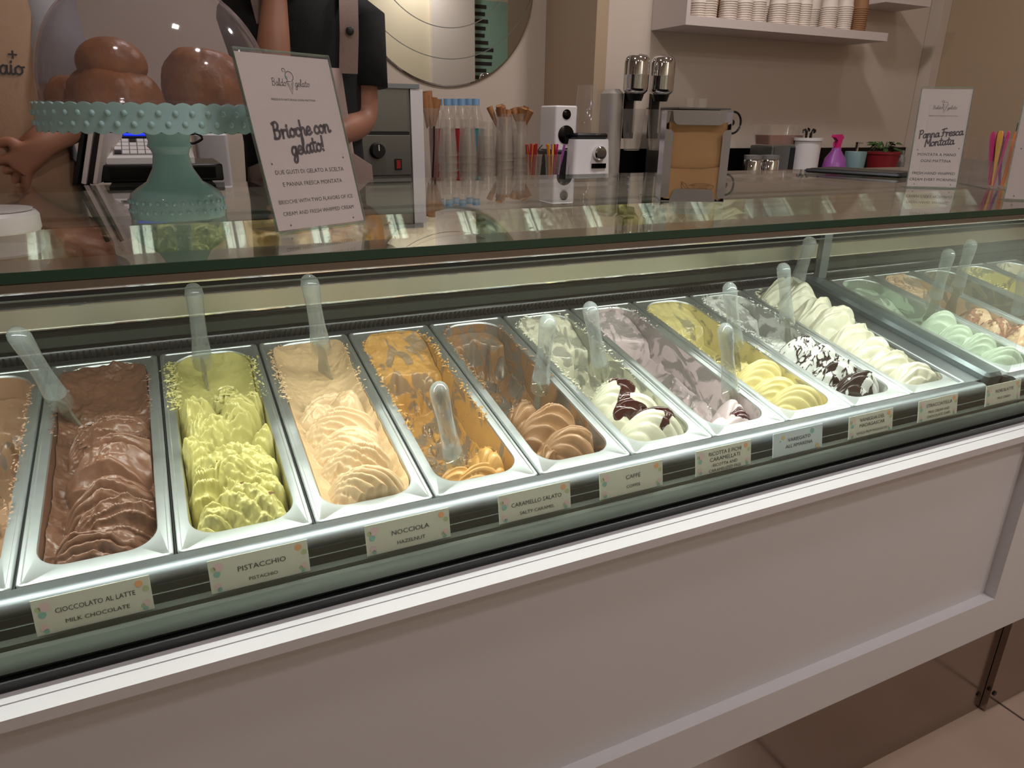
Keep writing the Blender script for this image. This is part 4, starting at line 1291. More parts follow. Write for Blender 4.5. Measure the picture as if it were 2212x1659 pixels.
sign('table_sign', 'acrylic sign reading Panna Fresca Montata near the right end', tuple(mid), wid, .196, math.radians(7), yaw,
     [('MONTATA A MANO', .0640, .0080, 1.0), ('OGNI MATTINA', .0515, .0080, 1.0), ('FRESH HAND WHIPPED', .0270, .0078, 1.0), ('CREAM EVERY MORNING', .0145, .0078, 1.0)],
     [('Panna Fresca', .002, .1020, .0075, .0024, .10), ('Montata', .002, .0850, .0078, .0024, .10)], None, (.0, .155, .80))
a = at_z(2190, 432, ZT)
sign('table_sign', 'tall acrylic sign cut off by the right edge of the picture', (float(a[0]) + .012, float(a[1]) - .028, ZT), .095, .225, math.radians(7), math.radians(-42),
     [], [], None, (.005, .175, .8))

# --- napkin dispenser
a = at_z(1425, 434, ZT); b = at_z(1563, 437, ZT)
wid = float(np.linalg.norm(a - b)); yaw = math.atan2(b[1] - a[1], b[0] - a[0]); mid = (a + b) / 2
hN = float(at_y(1510, 238, (mid[1]))[2]) - ZT
print('napkin', wid, math.degrees(yaw), hN)
t = thing('napkin_dispenser', 'steel napkin dispenser full of brown paper napkins on the glass top', 'napkin holder', tuple(mid), (0, 0, yaw))
wN = wid; dN = .075
th = .0012
for s in (-1, 1):
    MB().box((s * wN / 2 - (th if s > 0 else 0), 0, 0), (s * wN / 2 + (0 if s > 0 else th), dN, hN)).build('side_plate', 'napkin_steel', t)
MB().box((-wN / 2, 0, hN - th), (wN / 2, dN, hN)).build('top_plate', 'napkin_steel', t)
MB().box((-wN / 2, 0, 0), (wN / 2, dN, th)).build('bottom_plate', 'napkin_steel', t)


def flap(poly, name):
    m_ = MB(); m_.prism(poly, .0012, 'y'); m_.v = [(p[0], p[1] - .0014, p[2]) for p in m_.v]; m_.build(name, 'napkin_steel', t)


def rpoly(pts, n=5):
    return pts


def corner(cx, cz, r, a0, a1, n=5):
    return [(cx + r * math.cos(math.radians(a0 + (a1 - a0) * k / n)), cz + r * math.sin(math.radians(a0 + (a1 - a0) * k / n))) for k in range(n + 1)]


w2 = wN / 2
flap([(-w2 * .82, hN)] + corner(-w2 * .82 + .012, hN - .022 + .010, .010, 180, 270) + corner(w2 * .82 - .012, hN - .022 + .010, .010, 270, 360) + [(w2 * .82, hN)], 'top_flap')
flap([(-w2 * .72, .0)] + [(w2 * .72, 0)] + corner(w2 * .70 - .010, .013, .007, 0, 90) + corner(-w2 * .70 + .010, .013, .007, 90, 180), 'bottom_flap')
for s in (-1, 1):
    p_ = [(s * w2, .006)] + [(s * (w2 - .011), .006)] + [(s * (w2 - .013), .010), (s * (w2 - .013), hN * .76), (s * (w2 - .009), hN * .79)] + [(s * w2, hN * .80)]
    flap(p_ if s < 0 else p_[::-1], 'side_flap')
nk0 = None
for k in range(12):
    if nk0 is None:
        m_ = MB(); n_ = 8; z0, z1 = .004, hN * .88
        for j in range(2): pass
        vs = []; fs = []
        for iz in range(n_ + 1):
            for ix in range(n_ + 1):
                xx = (ix / n_ - .5) * (wN - .012); zz = z0 + (z1 - z0) * iz / n_
                vs.append((xx, .0018 - .0012 * math.cos(xx * 40) * math.sin(iz / n_ * 3.1) + .0015 * math.sin(iz * 1.1), zz - .006 * (1 - abs(xx) / (wN * .5)) * (iz / n_) ** 4))
        for iz in range(n_):
            for ix in range(n_):
                q_ = iz * (n_ + 1) + ix; fs.append((q_, q_ + 1, q_ + n_ + 2, q_ + n_ + 1))
        m_.add(vs, fs)
        m_.add([(x_, y_ + .003, z_) for x_, y_, z_ in vs], [f_[::-1] for f_ in fs])
        nk0 = m_.build('napkin_sheet', 'kraft', t, True, 1.2); o = nk0
    else:
        o = nk0.copy(); COL.objects.link(o); o.parent = t
    o.location = (0, .0015 + k * .0056, -.0004 * k)
mb = MB()
f_ = MB(); ff = [(-.030, .062), (-.030, .0), (.030, .0), (.030, .062)]
fold = MB().add([(-wN * .44, .0, .004), (wN * .44, .0, .004), (wN * .44, -.0004, hN * .40), (wN * .1, -.0006, hN * .365), (-wN * .44, -.0006, hN * .37)], [(0, 1, 2, 3, 4)])
fold.v = [(p[0], p[1] + .0004, p[2]) for p in fold.v]
fold.build('napkin_fold', 'kraft', t)
lg = MB()
cz = .0235
ribbon(lg, [(.012 + .021 * math.cos(a_), cz + .0052 * math.sin(a_)) for a_ in np.linspace(math.radians(195), math.radians(525), 26)], .0005)
ribbon(lg, smooth_line([(-.0195, cz + .008), (-.012, cz + .004), (-.009, cz - .003), (-.013, cz - .005), (-.018, cz - .002), (-.0195, cz + .008)]), .0006)
ribbon(lg, smooth_line([(-.0185, cz + .006), (-.014, cz), (-.011, cz - .004)]), .0005)
caps_text(lg, 'RESPECT THE NATURE', .011, cz + .0008, .0030, .95); caps_text(lg, '100% COMPOSTABLE', .011, cz - .0028, .0030, .95)
lg.v = [(p[0], -.0006, p[1]) for p in lg.v]
lg.build('printed_mark', 'ink3', t)

# --- acrylic box with coloured spoons and clear holder at the right
q0 = at_z(2080, 398, ZT); q1 = at_z(2185, 420, ZT)
yaw = math.atan2(q1[1] - q0[1], q1[0] - q0[0])
t = thing('acrylic_box', 'clear acrylic holder behind the whipped cream sign', 'acrylic box', (float(q0[0]) + .02, float(q0[1]) + .03, ZT), (0, 0, yaw))
bw, bd, bh = .17, .10, .135
for nm, a_, b_ in (('front_wall', (0, 0, .0), (bw, .002, .055)), ('back_wall', (0, bd, 0), (bw, bd + .002, bh)), ('side_wall', (0, .002, 0), (.002, bd, .10)), ('side_wall', (bw - .002, .002, 0), (bw, bd, .10)), ('floor_sheet', (.002, .002, 0), (bw - .002, bd, .002)), ('middle_wall', (.06, .002, .002), (.062, bd, .07))):
    MB().box(a_, b_).build(nm, 'acrylic', t)
MB().box((0.001, bd - .004, .035), (bw - .001, bd - .001, bh - .004)).build('metal_liner', 'mirror_steel', t)
Rz = Matrix.Rotation(yaw, 3, 'Z')
sp_cols = ['pink', 'purple', 'red', 'red', 'orange', 'red', 'yellow', 'orange', 'orange', 'pink', 'yellow', 'orange']
spo = {}
for k, c in enumerate(sp_cols):
    r = random.Random(k)
    fx = .082 + .006 * k + r.uniform(-.003, .003)
    p_ = Vector((fx * .45 + .062, .03 + .02 * (k % 3), .004)); p_ = Rz @ p_ + Vector(t.location)
    o = MB()
    o.loft([[(x_, y_, z_) for x_, y_ in rrect(-w_, w_, -.0009, .0009, .0008, 2)] for (w_, z_) in ((.0035, 0), (.0045, .03), (.0095, .06), (.0140, .085), (.0135, .104), (.0080, .110))], True, True)
    ob = o.build('tasting_spoon', c, None, True, .8)
    ob.location = p_; ob.rotation_euler = (r.uniform(-.1, .12), (fx - .115) * 7.5, yaw + r.uniform(-.3, .3))
    tag(ob, '%s plastic tasting spoon fanned out in the acrylic holder' % {'pink': 'pink', 'purple': 'purple', 'red': 'red', 'orange': 'orange', 'yellow': 'yellow'}[c], 'spoon', 'tasting spoons in the acrylic holder')

# --- dark tray on the rear worktop
a = at_z(1733, 372, ZT + .0); b = at_z(1945, 386, ZT)
c_ = at_z(1738, 362, ZT)
yaw = math.atan2(b[1] - a[1], b[0] - a[0])
t = thing('dark_tray', 'flat dark grey tray lying on the rear worktop', 'tray', (float(a[0]), float(a[1]) , ZT), (0, 0, yaw))
Lt = float(np.linalg.norm(b - a))
MB().rbox((0, 0, 0), (Lt, .15, .010), .012, 4).build('tray_body', 'anthracite', t, True, .6)
MB().rbox((.012, .012, .0101), (Lt - .012, .138, .0115), .008, 4).build('tray_inlay', 'black', t, True, .6)

# ================================================================== BACK OF THE SHOP
def PX(u, y, v=300): return float(at_y(u, v, y)[0])
def PZ(u, v, y): return float(at_y(u, v, y)[2])


ZB = 1.03
bc = thing('back_counter', 'long work counter along the back wall behind the staff', 'counter', (0, 0, 0))
MB().box((-1.2, 1.56, ZB - .04), (3.80, 1.965, ZB)).build('countertop', 'laminate', bc)
MB().box((-1.2, 1.965, ZB - .04), (1.84, 2.395, ZB)).build('countertop_deep', 'laminate', bc)
MB().box((-1.2, 1.60, 0), (3.80, 1.96, ZB - .04)).build('cabinet', 'white_shelf', bc)
MB().box((1.91, 1.955, ZB), (3.80, 1.969, 1.168)).build('backsplash', 'black_gloss', bc)

# --- round mirror with engraved arcs
my = 2.388
t = thing('wall_mirror', 'large round wall mirror with thin engraved arcs', 'mirror', (1.365, my, 1.817), (0, 0, 0))
R_m = .406
mb = MB(); n = 96
mb.loft([[(R_m * math.cos(2 * math.pi * i / n), .010, R_m * math.sin(2 * math.pi * i / n)) for i in range(n)], [(R_m * math.cos(2 * math.pi * i / n), .002, R_m * math.sin(2 * math.pi * i / n)) for i in range(n)], [((R_m - .006) * math.cos(2 * math.pi * i / n), -.001, (R_m - .006) * math.sin(2 * math.pi * i / n)) for i in range(n)]], True, True)
mb.build('mirror_disc', 'mirror', t)
for (zc, rr) in ((1.95 - 1.817, .43), (1.97 - 1.817, .33)):
    pts = []
    for k in range(200):
        a = math.radians(180 + k * .9)
        x, z = rr * math.cos(a), zc + rr * math.sin(a)
        if x * x + z * z < (R_m - .01) ** 2: pts.append((x, z))
    mb = MB(); ribbon(mb, pts, .0035); mb.v = [(p[0], -.0014, p[1]) for p in mb.v]
    mb.build('engraved_arc', 'metal_grey', t)

# --- menu board and pilaster on the wall behind the customer (seen in the mirror)


def refl(u, v, yw):
    m_ = at_y(u, v, my); d_ = _ray(u, v); k = (my - yw) / d_[1]
    return m_[0] + d_[0] * k, m_[2] + d_[2] * k


xa, _ = refl(1022, 80, -2.29); xb, _ = refl(1108, 80, -2.29); z0 = refl(1060, 175, -2.29)[1]; z1 = refl(1060, 2, -2.29)[1]
xa, xb = min(xa, xb), max(xa, xb)
xb = min(xb, 3.84)
print('menu', xa, xb, z0, z1)
t = thing('menu_board', 'teal menu board on the wall opposite, seen in the mirror', 'menu board', (xa, -2.298, min(z0, 1.4)))
zb_ = min(z0, 1.4)
MB().box((0, 0, 0), (xb - xa, .012, z1 - zb_)).build('board', 'teal_board', t)
r = random.Random(4)
for k in range(14):
    zz = (z1 - zb_) * (1 - (k + 1.2) / 15.5); ww = (xb - xa) * r.uniform(.28, .58)
    MB().box((.01, .0125, zz), (.01 + ww, .0135, zz + (z1 - zb_) * .035)).build('menu_line', 'ink', t)
xc0 = refl(930, 80, -2.29)[0]
struct(MB().box((min(xc0, xa) , -2.30, 0), (xa - .002, -2.24, 2.9)).build('trim_3', 'ceiling'))

# --- cup shelf
sy0, sy1 = 1.745, 1.968
sx0, sx1 = 2.11, 3.25
zs0 = PZ(1480, 53, sy0); zs1 = PZ(1480, 32, sy0)
t = thing('wall_shelf', 'white wall shelf carrying stacked paper cups', 'shelf', (sx0, sy0, zs0))
MB().box((0, 0, 0), (sx1 - sx0, sy1 - sy0, zs1 - zs0)).build('shelf_board', 'white_shelf', t)
MB().box((0, 0, zs1 - zs0), (.018, sy1 - sy0, .62)).build('side_board', 'white_shelf', t)
MB().box((.018, 0, .60), (sx1 - sx0, sy1 - sy0, .62)).build('top_board', 'white_shelf', t)
x2_, z2_ = PX(1914, 1.78, 4), PZ(1914, 4, 1.78)
t = thing('wall_shelf', 'second white wall shelf just cut by the top edge, at the right', 'shelf', (x2_, 1.78, z2_))
MB().box((0, 0, 0), (min(.30, 3.79 - x2_), .188, .035)).build('shelf_board', 'white_shelf', t)
MB().box((0, 0, .035), (.018, .188, .55)).build('side_board', 'white_shelf', t)
cupm = MB(); H_c = .085
cupm.lathe([(.0275, H_c), (.0285, H_c), (.0345, .004), (.0365, .0045), (.0372, .0022), (.0365, .0), (.0340, .0), (.0282, H_c - .004), (.001, H_c - .004)], 18)
cupm.lathe([(.001, H_c - .001), (.0282, H_c - .001)], 18)
cw = cupm.build('paper_cup', 'cup_white', None, True, .7); cb = cw.copy(); cb.data = cw.data.copy(); cb.data.materials[0] = M['cup_brown']; COL.objects.link(cb); cb.name = 'paper_cup'
first = {0: True, 1: True}
ORD = ['first', 'second', 'third', 'fourth', 'fifth', 'sixth', 'seventh', 'eighth', 'ninth', 'tenth', 'eleventh', 'twelfth', 'thirteenth', 'fourteenth', 'fifteenth']
for si, (u, yy, brown, n) in enumerate(((1506, 1.80, 0, 7), (1529, 1.79, 0, 8), (1551, 1.86, 1, 8), (1573, 1.80, 0, 9), (1606, 1.80, 0, 9), (1635, 1.80, 0, 10), (1655, 1.88, 0, 10), (1681, 1.80, 0, 10), (1710, 1.80, 0, 11), (1735, 1.80, 0, 11), (1757, 1.88, 0, 11), (1792, 1.80, 0, 11), (1825, 1.80, 0, 12), (1858, 1.81, 1, 12))):
    x = PX(u, yy, 20)
    for k in range(n):
        src = cb if brown else cw
        if first[brown]: o = src; first[brown] = False
        else:
            o = src.copy(); COL.objects.link(o)
        o.location = (x, yy, zs1 + .0002 + k * .0084); o.rotation_euler = (0, 0, k * .7)
        tag(o, '%s paper cup, %s from the bottom of the %s stack on the wall shelf' % ('brown kraft' if brown else 'white', ORD[k], ORD[si]), 'cup', 'brown cups stacked on the wall shelf' if brown else 'white cups stacked on the wall shelf')

# --- steel countertop oven
y0 = 1.63
t = thing('countertop_oven', 'grey steel countertop oven with black dial and red switches', 'oven', (PX(745, y0), y0, ZB))
ox = t.location.x
def ov(u): return PX(u, y0) - ox
def oz(v): return PZ(840, v, y0) - ZB
MB().box((ov(745), .004, 0), (ov(888), .36, oz(190))).build('body', 'metal_grey', t)
MB().box((ov(745), -.006, oz(190)), (ov(908), .37, oz(180))).build('top_plate', 'steel', t)
MB().rbox((ov(752), -.001, oz(284)), (ov(883), .004, oz(193)), .001, 1).build('upper_panel', 'metal_grey', t)
MB().box((ov(750), .000, oz(291)), (ov(885), .004, oz(284.5))).build('door_gap', 'black', t)
MB().rbox((ov(750), -.004, oz(378)), (ov(886), .004, oz(292)), .002, 1).build('control_panel', 'metal_grey', t)
kx, kz = ov(813), oz(325)
kn = MB().tube([(kx, -.004, kz), (kx, -.012, kz), (kx, -.026, kz)], [.026, .024, .021], 24).build('dial', 'black', t, True, .6)
MB().box((kx - .0015, -.0275, kz), (kx + .0015, -.026, kz + .018)).build('dial_mark', 'white_plastic', kn)
for u in (773, 857):
    sw = MB().box((ov(u) - .012, -.007, oz(367)), (ov(u) + .012, -.004, oz(343))).build('switch', 'black', t)
    MB().box((ov(u) - .007, -.009, oz(364)), (ov(u) + .007, -.007, oz(346))).build('rocker', 'red', sw)
MB().box((ov(889), -.004, 0), (ov(915), .36, oz(191))).build('side_panel', 'white_plastic', t)

# --- water bottles
bt = thing('water_bottle', 'clear water bottle with pale blue cap on the back counter', 'bottle', (0, 0, 0), group='water bottles on the back counter')
MB().lathe([(.001, 0), (.030, .001), (.032, .01), (.031, .06), (.032, .11), (.032, .17), (.026, .20), (.014, .225), (.0125, .245)], 20).build('bottle_body', 'pet', bt, True, 1.0)
MB().lathe([(.0145, .232), (.0145, .250), (.001, .2505)], 16).build('cap', 'bluecap', bt, True, .6)
for k, (u, yy) in enumerate(((949, 1.98), (968, 1.93), (983, 2.02), (998, 1.93), (1014, 2.02), (1028, 1.95))):
    zt = PZ(u, 213, yy); lo = (PX(u, yy), yy, ZB)
    sc = (zt - ZB) / .2505
    o = bt if k == 0 else dup(bt)
    o.location = lo; o.scale = (1, 1, sc)
# --- stacks of tall clear cups
cpm = MB().lathe([(.001, .0), (.024, .0), (.0245, .002), (.0335, .118), (.0350, .119), (.0352, .121), (.0335, .1215), (.0235, .003)], 20)
c0 = None
for si, (u, yy, vt) in enumerate(((967, 1.70, 256), (1010, 1.70, 256), (1050, 1.70, 262), (1089, 1.70, 252), (1121, 1.70, 262))):
    zt = PZ(u, vt, yy)
    n = 6; step = (zt - ZB - .1215) / (n - 1)
    for k in range(n):
        if c0 is None:
            c0 = cpm.build('plastic_cup', 'pet', None, True, .8); o = c0
        else:
            o = c0.copy(); COL.objects.link(o)
        # upside down, so the ribs of the rims show at the foot of the stack
        o.location = (PX(u, yy), yy, ZB + .1215 + k * step); o.rotation_euler = (math.pi, 0, k * .4)
        tag(o, 'clear plastic cup, %s from the bottom of the %s stack on the back counter' % (ORD[k], ORD[si]), 'cup', 'clear cups stacked on the back counter')


def tub(u, v0, v1, yy, r0, r1, content, label, cat, n_items=0, cname='wafer_stick'):
    zb_ = PZ(u, v1, yy) if v1 else ZB
    zb_ = ZB if v1 is None else zb_
    zt = PZ(u, v0, yy); h = zt - zb_
    tt = thing('clear_tub', label, cat, (PX(u, yy), yy, zb_))
    MB().lathe([(.001, 0), (r0, 0), (r0, .002), (r1, h), (r1 + .002, h), (r1 + .002, h + .003), (r1 - .001, h + .003), (r0 - .0015, .003)], 20).build('tub_wall', 'pet', tt, True, .8)
    if content:
        mb = MB(); rr = random.Random(int(u))
        mb.lathe([(.001, .004), (r0 * .92, .004), (r1 * .9, h * .8), (.001, h * .86)], 16)
        mb.build('tub_filling', content, tt, True)
    return tt, zt


def sticks(tt_loc, zt, n, mats, r, length, name, label, cat, group, seed, w=.004):
    rr = random.Random(seed)
    for k in range(n):
        a = rr.uniform(0, 6.28); d_ = rr.uniform(.2, .9) * r
        mb = MB(); mb.loft([[(x_, y_, z_) for x_, y_ in rrect(-ww, ww, -.0012, .0012, .001, 2)] for (ww, z_) in ((w * .6, 0), (w * .7, length * .55), (w * 1.5, length * .8), (w * 1.3, length))], True, True)
        m = mats[k % len(mats)]
        o = mb.build(name, m, None, True, .8)
        o.location = (tt_loc[0] + d_ * .45 * math.cos(a), tt_loc[1] + d_ * .45 * math.sin(a), tt_loc[2] + .004)
        o.rotation_euler = (-.22 * math.sin(a) * d_ / r, .22 * math.cos(a) * d_ / r, rr.uniform(0, 3))
        tag(o, label % {'orange': 'orange', 'red': 'red', 'purple': 'purple', 'yellow': 'yellow', 'pink': 'pink', 'wafer': 'brown'}[m], cat, group)


for (u, v, yy, s) in ((1085, 222, 1.84, 1), (1120, 222, 1.84, 2)):
    tt, zt = tub(u, v + 26, None, yy, .028, .036, None, 'tall clear tub of brown wafers, %s' % ('left one' if s == 1 else 'right one'), 'tub')
    rr = random.Random(s)
    for k in range(9):
        a = rr.uniform(0, 6.28); rd = rr.uniform(0, .02)
        o = MB().tube([(0, 0, 0), (0, 0, .05), (0, 0, .09)], [.004, .009, .012], 10).build('wafer_cone', 'wafer', None, True, .8)
        o.location = (tt.location.x + rd * math.cos(a), yy + rd * math.sin(a), zt - .062 + rr.uniform(-.012, .012)); o.rotation_euler = (rr.uniform(-.35, .35), rr.uniform(-.35, .35), 0)
        tag(o, 'brown wafer cone sticking out of the %s clear tub' % ('left' if s == 1 else 'right'), 'cone', 'wafer cones in tubs on the back counter')
tt, zt = tub(930, 236, None, 1.80, .022, .034, None, 'clear tub of brown cones beside the countertop oven', 'tub')
for k in range(5):
    o = MB().tube([(0, 0, 0), (0, 0, .06), (0, 0, .11)], [.003, .012, .017], 12).build('wafer_cone', 'wafer', None, True, .8)
    o.location = (tt.location.x + .011 * math.cos(k * 1.26), 1.80 + .011 * math.sin(k * 1.26), zt - .075 + .006 * k); o.rotation_euler = (.12 * math.sin(k), .15 * math.cos(k), 0)
    tag(o, 'brown wafer cone in the tub beside the countertop oven', 'cone', 'wafer cones beside the oven')
o = MB().tube([(0, 0, 0), (.012, 0, .16), (.014, 0, .22)], .003, 8).build('black_straw', 'black', None, True); o.location = (tt.location.x - .012, 1.765, ZB + .004)
tag(o, 'black stick leaning beside the tub of brown cones', 'stick')
for (u, yy, m, lab) in ((942, 1.86, 'red', 'red beaker between the clear cup stacks, left one'), (989, 1.86, 'red', 'red beaker between the clear cup stacks, right one'), (1030, 1.86, 'teal_cup', 'teal beaker between the clear cup stacks')):
    zt = PZ(u, 278, yy) - ZB
    o = MB().lathe([(.001, 0), (.020, 0), (.026, zt), (.0275, zt + .001), (.0245, zt), (.019, .004), (.001, .004)], 18).build('beaker', m, None, True, .7)
    o.location = (PX(u, yy), yy, ZB); tag(o, lab, 'beaker')
for (u, w_, cols, sd) in ((1152, .034, ['red', 'orange', 'red', 'yellow'], 1), (1196, .030, ['purple', 'orange', 'pink', 'yellow', 'red'], 2)):
    tt, zt = tub(u, 335, None, 1.66, w_ * .7, w_, None, 'clear tub of coloured spoons in front of the speaker, %s one' % ('left' if sd == 1 else 'right'), 'tub')
    sticks(tt.location, zt, 9, cols, w_, zt - ZB + .035, 'plastic_spoon', '%s plastic spoon in the ' + ('left' if sd == 1 else 'right') + ' tub before the speaker', 'spoon', 'coloured spoons before the speaker', sd)

# --- loudspeaker
y0 = 1.70
xs0, xs1 = PX(1199, y0, 270), PX(1247, y0, 270); zt, zl = PZ(1222, 228, y0), PZ(1222, 326, y0)
t = thing('loudspeaker', 'small white loudspeaker with two black drivers', 'speaker', ((xs0 + xs1) / 2, y0, zl))
ws, hs = xs1 - xs0, zt - zl
MB().rbox((-ws / 2, 0, 0), (ws / 2, .12, hs), .008, 3).build('cabinet', 'white_plastic', t, True, .6)
for (v, r) in ((247, .0175), (291, .0330)):
    z = PZ(1222, v, y0) - zl
    d_ = MB().tube([(0, .001, z), (0, -.002, z)], r, 28).build('driver', 'black', t)
    MB().lathe([(r * .98, 0), (r * .5, .004), (.001, .003)], 24).build('cone', 'black_gloss', d_, True)
    d_.children[0].rotation_euler = (math.pi / 2, 0, 0); d_.children[0].location = (0, -.002, z)
MB().box((-.010, -.001, .006), (.010, .0, .010)).build('name_plate', 'black', t)
MB().box((ws / 2, .02, hs * .82), (ws / 2 + .002, .045, hs * .95)).build('status_light', 'blueled', t)
o = MB().rbox((-ws / 2 - .01, .0, 0), (ws / 2 + .01, .12, zl - ZB - .0005), .004, 2).build('speaker_plinth', 'black', None); o.location = ((xs0 + xs1) / 2, y0, ZB)
tag(o, 'black box carrying the white loudspeaker', 'box')
tag(MB().tube([Vector(p) for p in smooth_line([(xs0 - .03, 1.74, zl + .02), (xs0 - .055, 1.73, zl - .01), (xs0 - .04, 1.70, zl - .05), (xs0 + .02, 1.69, zl - .06)], 6)], .002, 6).build('speaker_cable', 'black', None, True), 'thin black cable hanging beside the loudspeaker', 'cable')

# --- blender
y0 = 1.64
x0, x1 = PX(1240, y0, 330), PX(1322, y0, 330)
t = thing('blender', 'white blender with silver dial and clear jar', 'blender', ((x0 + x1) / 2, y0, ZB))
wb = x1 - x0; zt = PZ(1280, 301, y0) - ZB
lo = []
for (s, z) in ((1.06, 0), (1.0, .01), (.92, zt - .01), (.90, zt)):
    lo.append([(x_, y_ + .07, z) for x_, y_ in rrect(-wb / 2 * s, wb / 2 * s, -.07 * s, .07 * s, .015, 4)])
MB().loft(lo, True, True).build('base', 'white_plastic', t, True, .7)
z2 = PZ(1280, 288, y0) - ZB
MB().rbox((-wb * .42, .01, zt + .0002), (wb * .42, .13, z2), .01, 3).build('collar', 'black', t, True, .7)
kx = PX(1296, y0) - (x0 + x1) / 2; kz = PZ(1296, 331, y0) - ZB
MB().tube([(kx, .004, kz), (kx, -.012, kz), (kx, -.016, kz)], [.027, .025, .020], 24).build('dial', 'chrome', t, True, .6)
MB().box((kx - .030, -.002, PZ(1296, 363, y0) - ZB), (kx + .032, .002, PZ(1296, 353, y0) - ZB)).build('display', 'black_gloss', t)
jt = PZ(1285, 182, y0) - ZB
MB().lathe([(.050, z2), (.046, z2 + (jt - z2) * .45), (.044, z2 + (jt - z2) * .47), (.042, z2 + (jt - z2) * .5), (.036, jt), (.001, jt + .001)], 24, c=(.005, .07, 0)).build('jar', 'pet', t, True, .8)

# --- twin milkshake mixer
y0 = 1.66
xm0 = PX(1385, y0, 160); xm1 = PX(1441, y0, 160)
t = thing('milkshake_mixer', 'twin milkshake mixer with two chrome motor heads', 'mixer', ((xm0 + xm1) / 2, y0, ZB))
cx = (xm0 + xm1) / 2
for xm in (xm0, xm1):
    r = .047; zt = PZ(1388, 115, y0) - ZB; zl = PZ(1388, 196, y0) - ZB
    MB().lathe([(r * .72, zl - .012), (r * .96, zl), (r, zl + .008), (r, zl + (zt - zl) * .42), (r * 1.008, zl + (zt - zl) * .43), (r, zl + (zt - zl) * .45), (r, zt - .030), (r * .92, zt - .014), (r * .70, zt - .004), (r * .3, zt), (.001, zt)], 32, c=(xm - cx, .03, 0), cap0=True).build('motor_head', 'chrome', t, True, .9)
    MB().lathe([(r * .55, zl - .035), (r * .7, zl - .0125)], 20, c=(xm - cx, .03, 0), cap0=True).build('spindle_collar', 'black', t, True)
    MB().tube([(xm - cx, .03, zl - .034), (xm - cx, .03, zl - .15)], .004, 10).build('spindle', 'chrome', t, True)
    gz0 = PZ(1388, 325, y0) - ZB; gz1 = PZ(1388, 236, y0) - ZB
    MB().lathe([(.001, gz0), (.030, gz0), (.046, gz1), (.048, gz1 + .001), (.044, gz1), (.028, gz0 + .004)], 24, c=(xm - cx, .03, 0)).build('mixing_cup', 'pet', t, True, .8)
zt = PZ(1345, 190, y0) - ZB
MB().rbox((xm0 - cx - .085, .06, 0), (xm0 - cx - .018, .16, zt), .028, 4).build('column', mat('column_grey', (176, 168, 160), .4, .3), t, True, .7)
for xm in (xm0, xm1):
    MB().box((xm - cx - .02, .055, PZ(1388, 300, y0) - ZB), (xm - cx + .02, .075, PZ(1388, 200, y0) - ZB)).build('slide_rail', 'black', t)
MB().rbox((xm0 - cx - .07, -.05, 0), (xm1 - cx + .06, .16, .05), .02, 4).build('base', 'metal_grey', t, True, .7)

# --- espresso machine behind the napkin dispenser
y0 = 1.68
xa, xb = PX(1470, y0, 240), PX(1585, y0, 240)
t = thing('espresso_machine', 'small espresso machine with a round ring handle, behind the napkins', 'coffee machine', ((xa + xb) / 2, y0, ZB))
w_ = (xb - xa) / 2; zt = PZ(1520, 236, y0) - ZB
MB().rbox((-w_, .02, 0), (w_ * .8, .22, zt), .02, 4).build('body', 'metal_grey', t, True, .7)
MB().box((-w_ * 1.0, .01, zt), (w_ * .95, .23, zt + .006)).build('cup_tray', 'steel', t)
xr = PX(1583, y0, 265) - (xa + xb) / 2; zr = PZ(1583, 265, y0) - ZB
ring = MB(); ring.tube([(xr + .042 * math.cos(a), .0, zr + .042 * math.sin(a)) for a in np.linspace(0, 2 * math.pi, 33)], .0045, 8, caps=False)
ring.build('ring_handle', 'black', t, True)
MB().tube([(xr, .002, zr), (xr, .03, zr)], .012, 14).build('ring_hub', 'black', t, True)
for (u, lab) in ((1489, 'small glass on the espresso machine, left one'), (1517, 'small glass on the espresso machine, right one')):
    o = MB().lathe([(.001, 0), (.017, 0), (.021, .036), (.0195, .036), (.0155, .003), (.001, .003)], 18).build('espresso_glass', 'pet', None, True, .7)
    o.location = (PX(u, y0 + .06, 230), y0 + .06, ZB + zt + .0062); tag(o, lab, 'glass')

# --- right end of the back counter
y0 = 1.72


def bx(u0, u1, v0, v1, yy): return PX(u0, yy, (v0 + v1) / 2), PX(u1, yy, (v0 + v1) / 2), PZ((u0 + u1) / 2, v1, yy), PZ((u0 + u1) / 2, v0, yy)


x0, x1, z0, z1 = bx(1666, 1742, 315, 366, y0)
t = thing('toaster', 'dark steel toaster with a red triangle mark', 'toaster', ((x0 + x1) / 2, y0, ZB)); w_ = (x1 - x0) / 2
MB().rbox((-w_, 0, 0), (w_, .14, z1 - ZB), .008, 3).build('body', 'metal_grey', t, True, .7)
MB().box((-w_ * .9, -.003, .01), (-.004, 0, z1 - ZB - .008)).build('steel_panel', 'steel', t)
MB().box((.002, -.003, .01), (w_ * .95, 0, z1 - ZB - .008)).build('dark_panel', 'anthracite', t)
zz = PZ(1717, 345, y0) - ZB
MB().add([(w_ * .35 - .008, -.0035, zz - .006), (w_ * .35 + .008, -.0035, zz - .006), (w_ * .35, -.0035, zz + .010)], [(0, 1, 2)]).build('warning_mark', 'red', t)
ztub = z1
x0, x1, z0, z1 = bx(1665, 1752, 270, 312, y0)
t = thing('food_tub', 'translucent plastic tub with pinkish crumbs on the toaster', 'tub', ((x0 + x1) / 2, y0 + .07, ztub + .0005)); w_ = (x1 - x0) / 2; h = z1 - ztub
MB().loft([[(x_, y_, z_) for x_, y_ in rrect(-w_ * s, w_ * s, -.06 * s, .06 * s, .012, 4)] for (s, z_) in ((.80, 0), (.98, h - .004), (1.06, h - .003), (1.06, h), (.96, h), (.78, .003))], True, True).build('tub_wall', 'pet', t, True, .7)
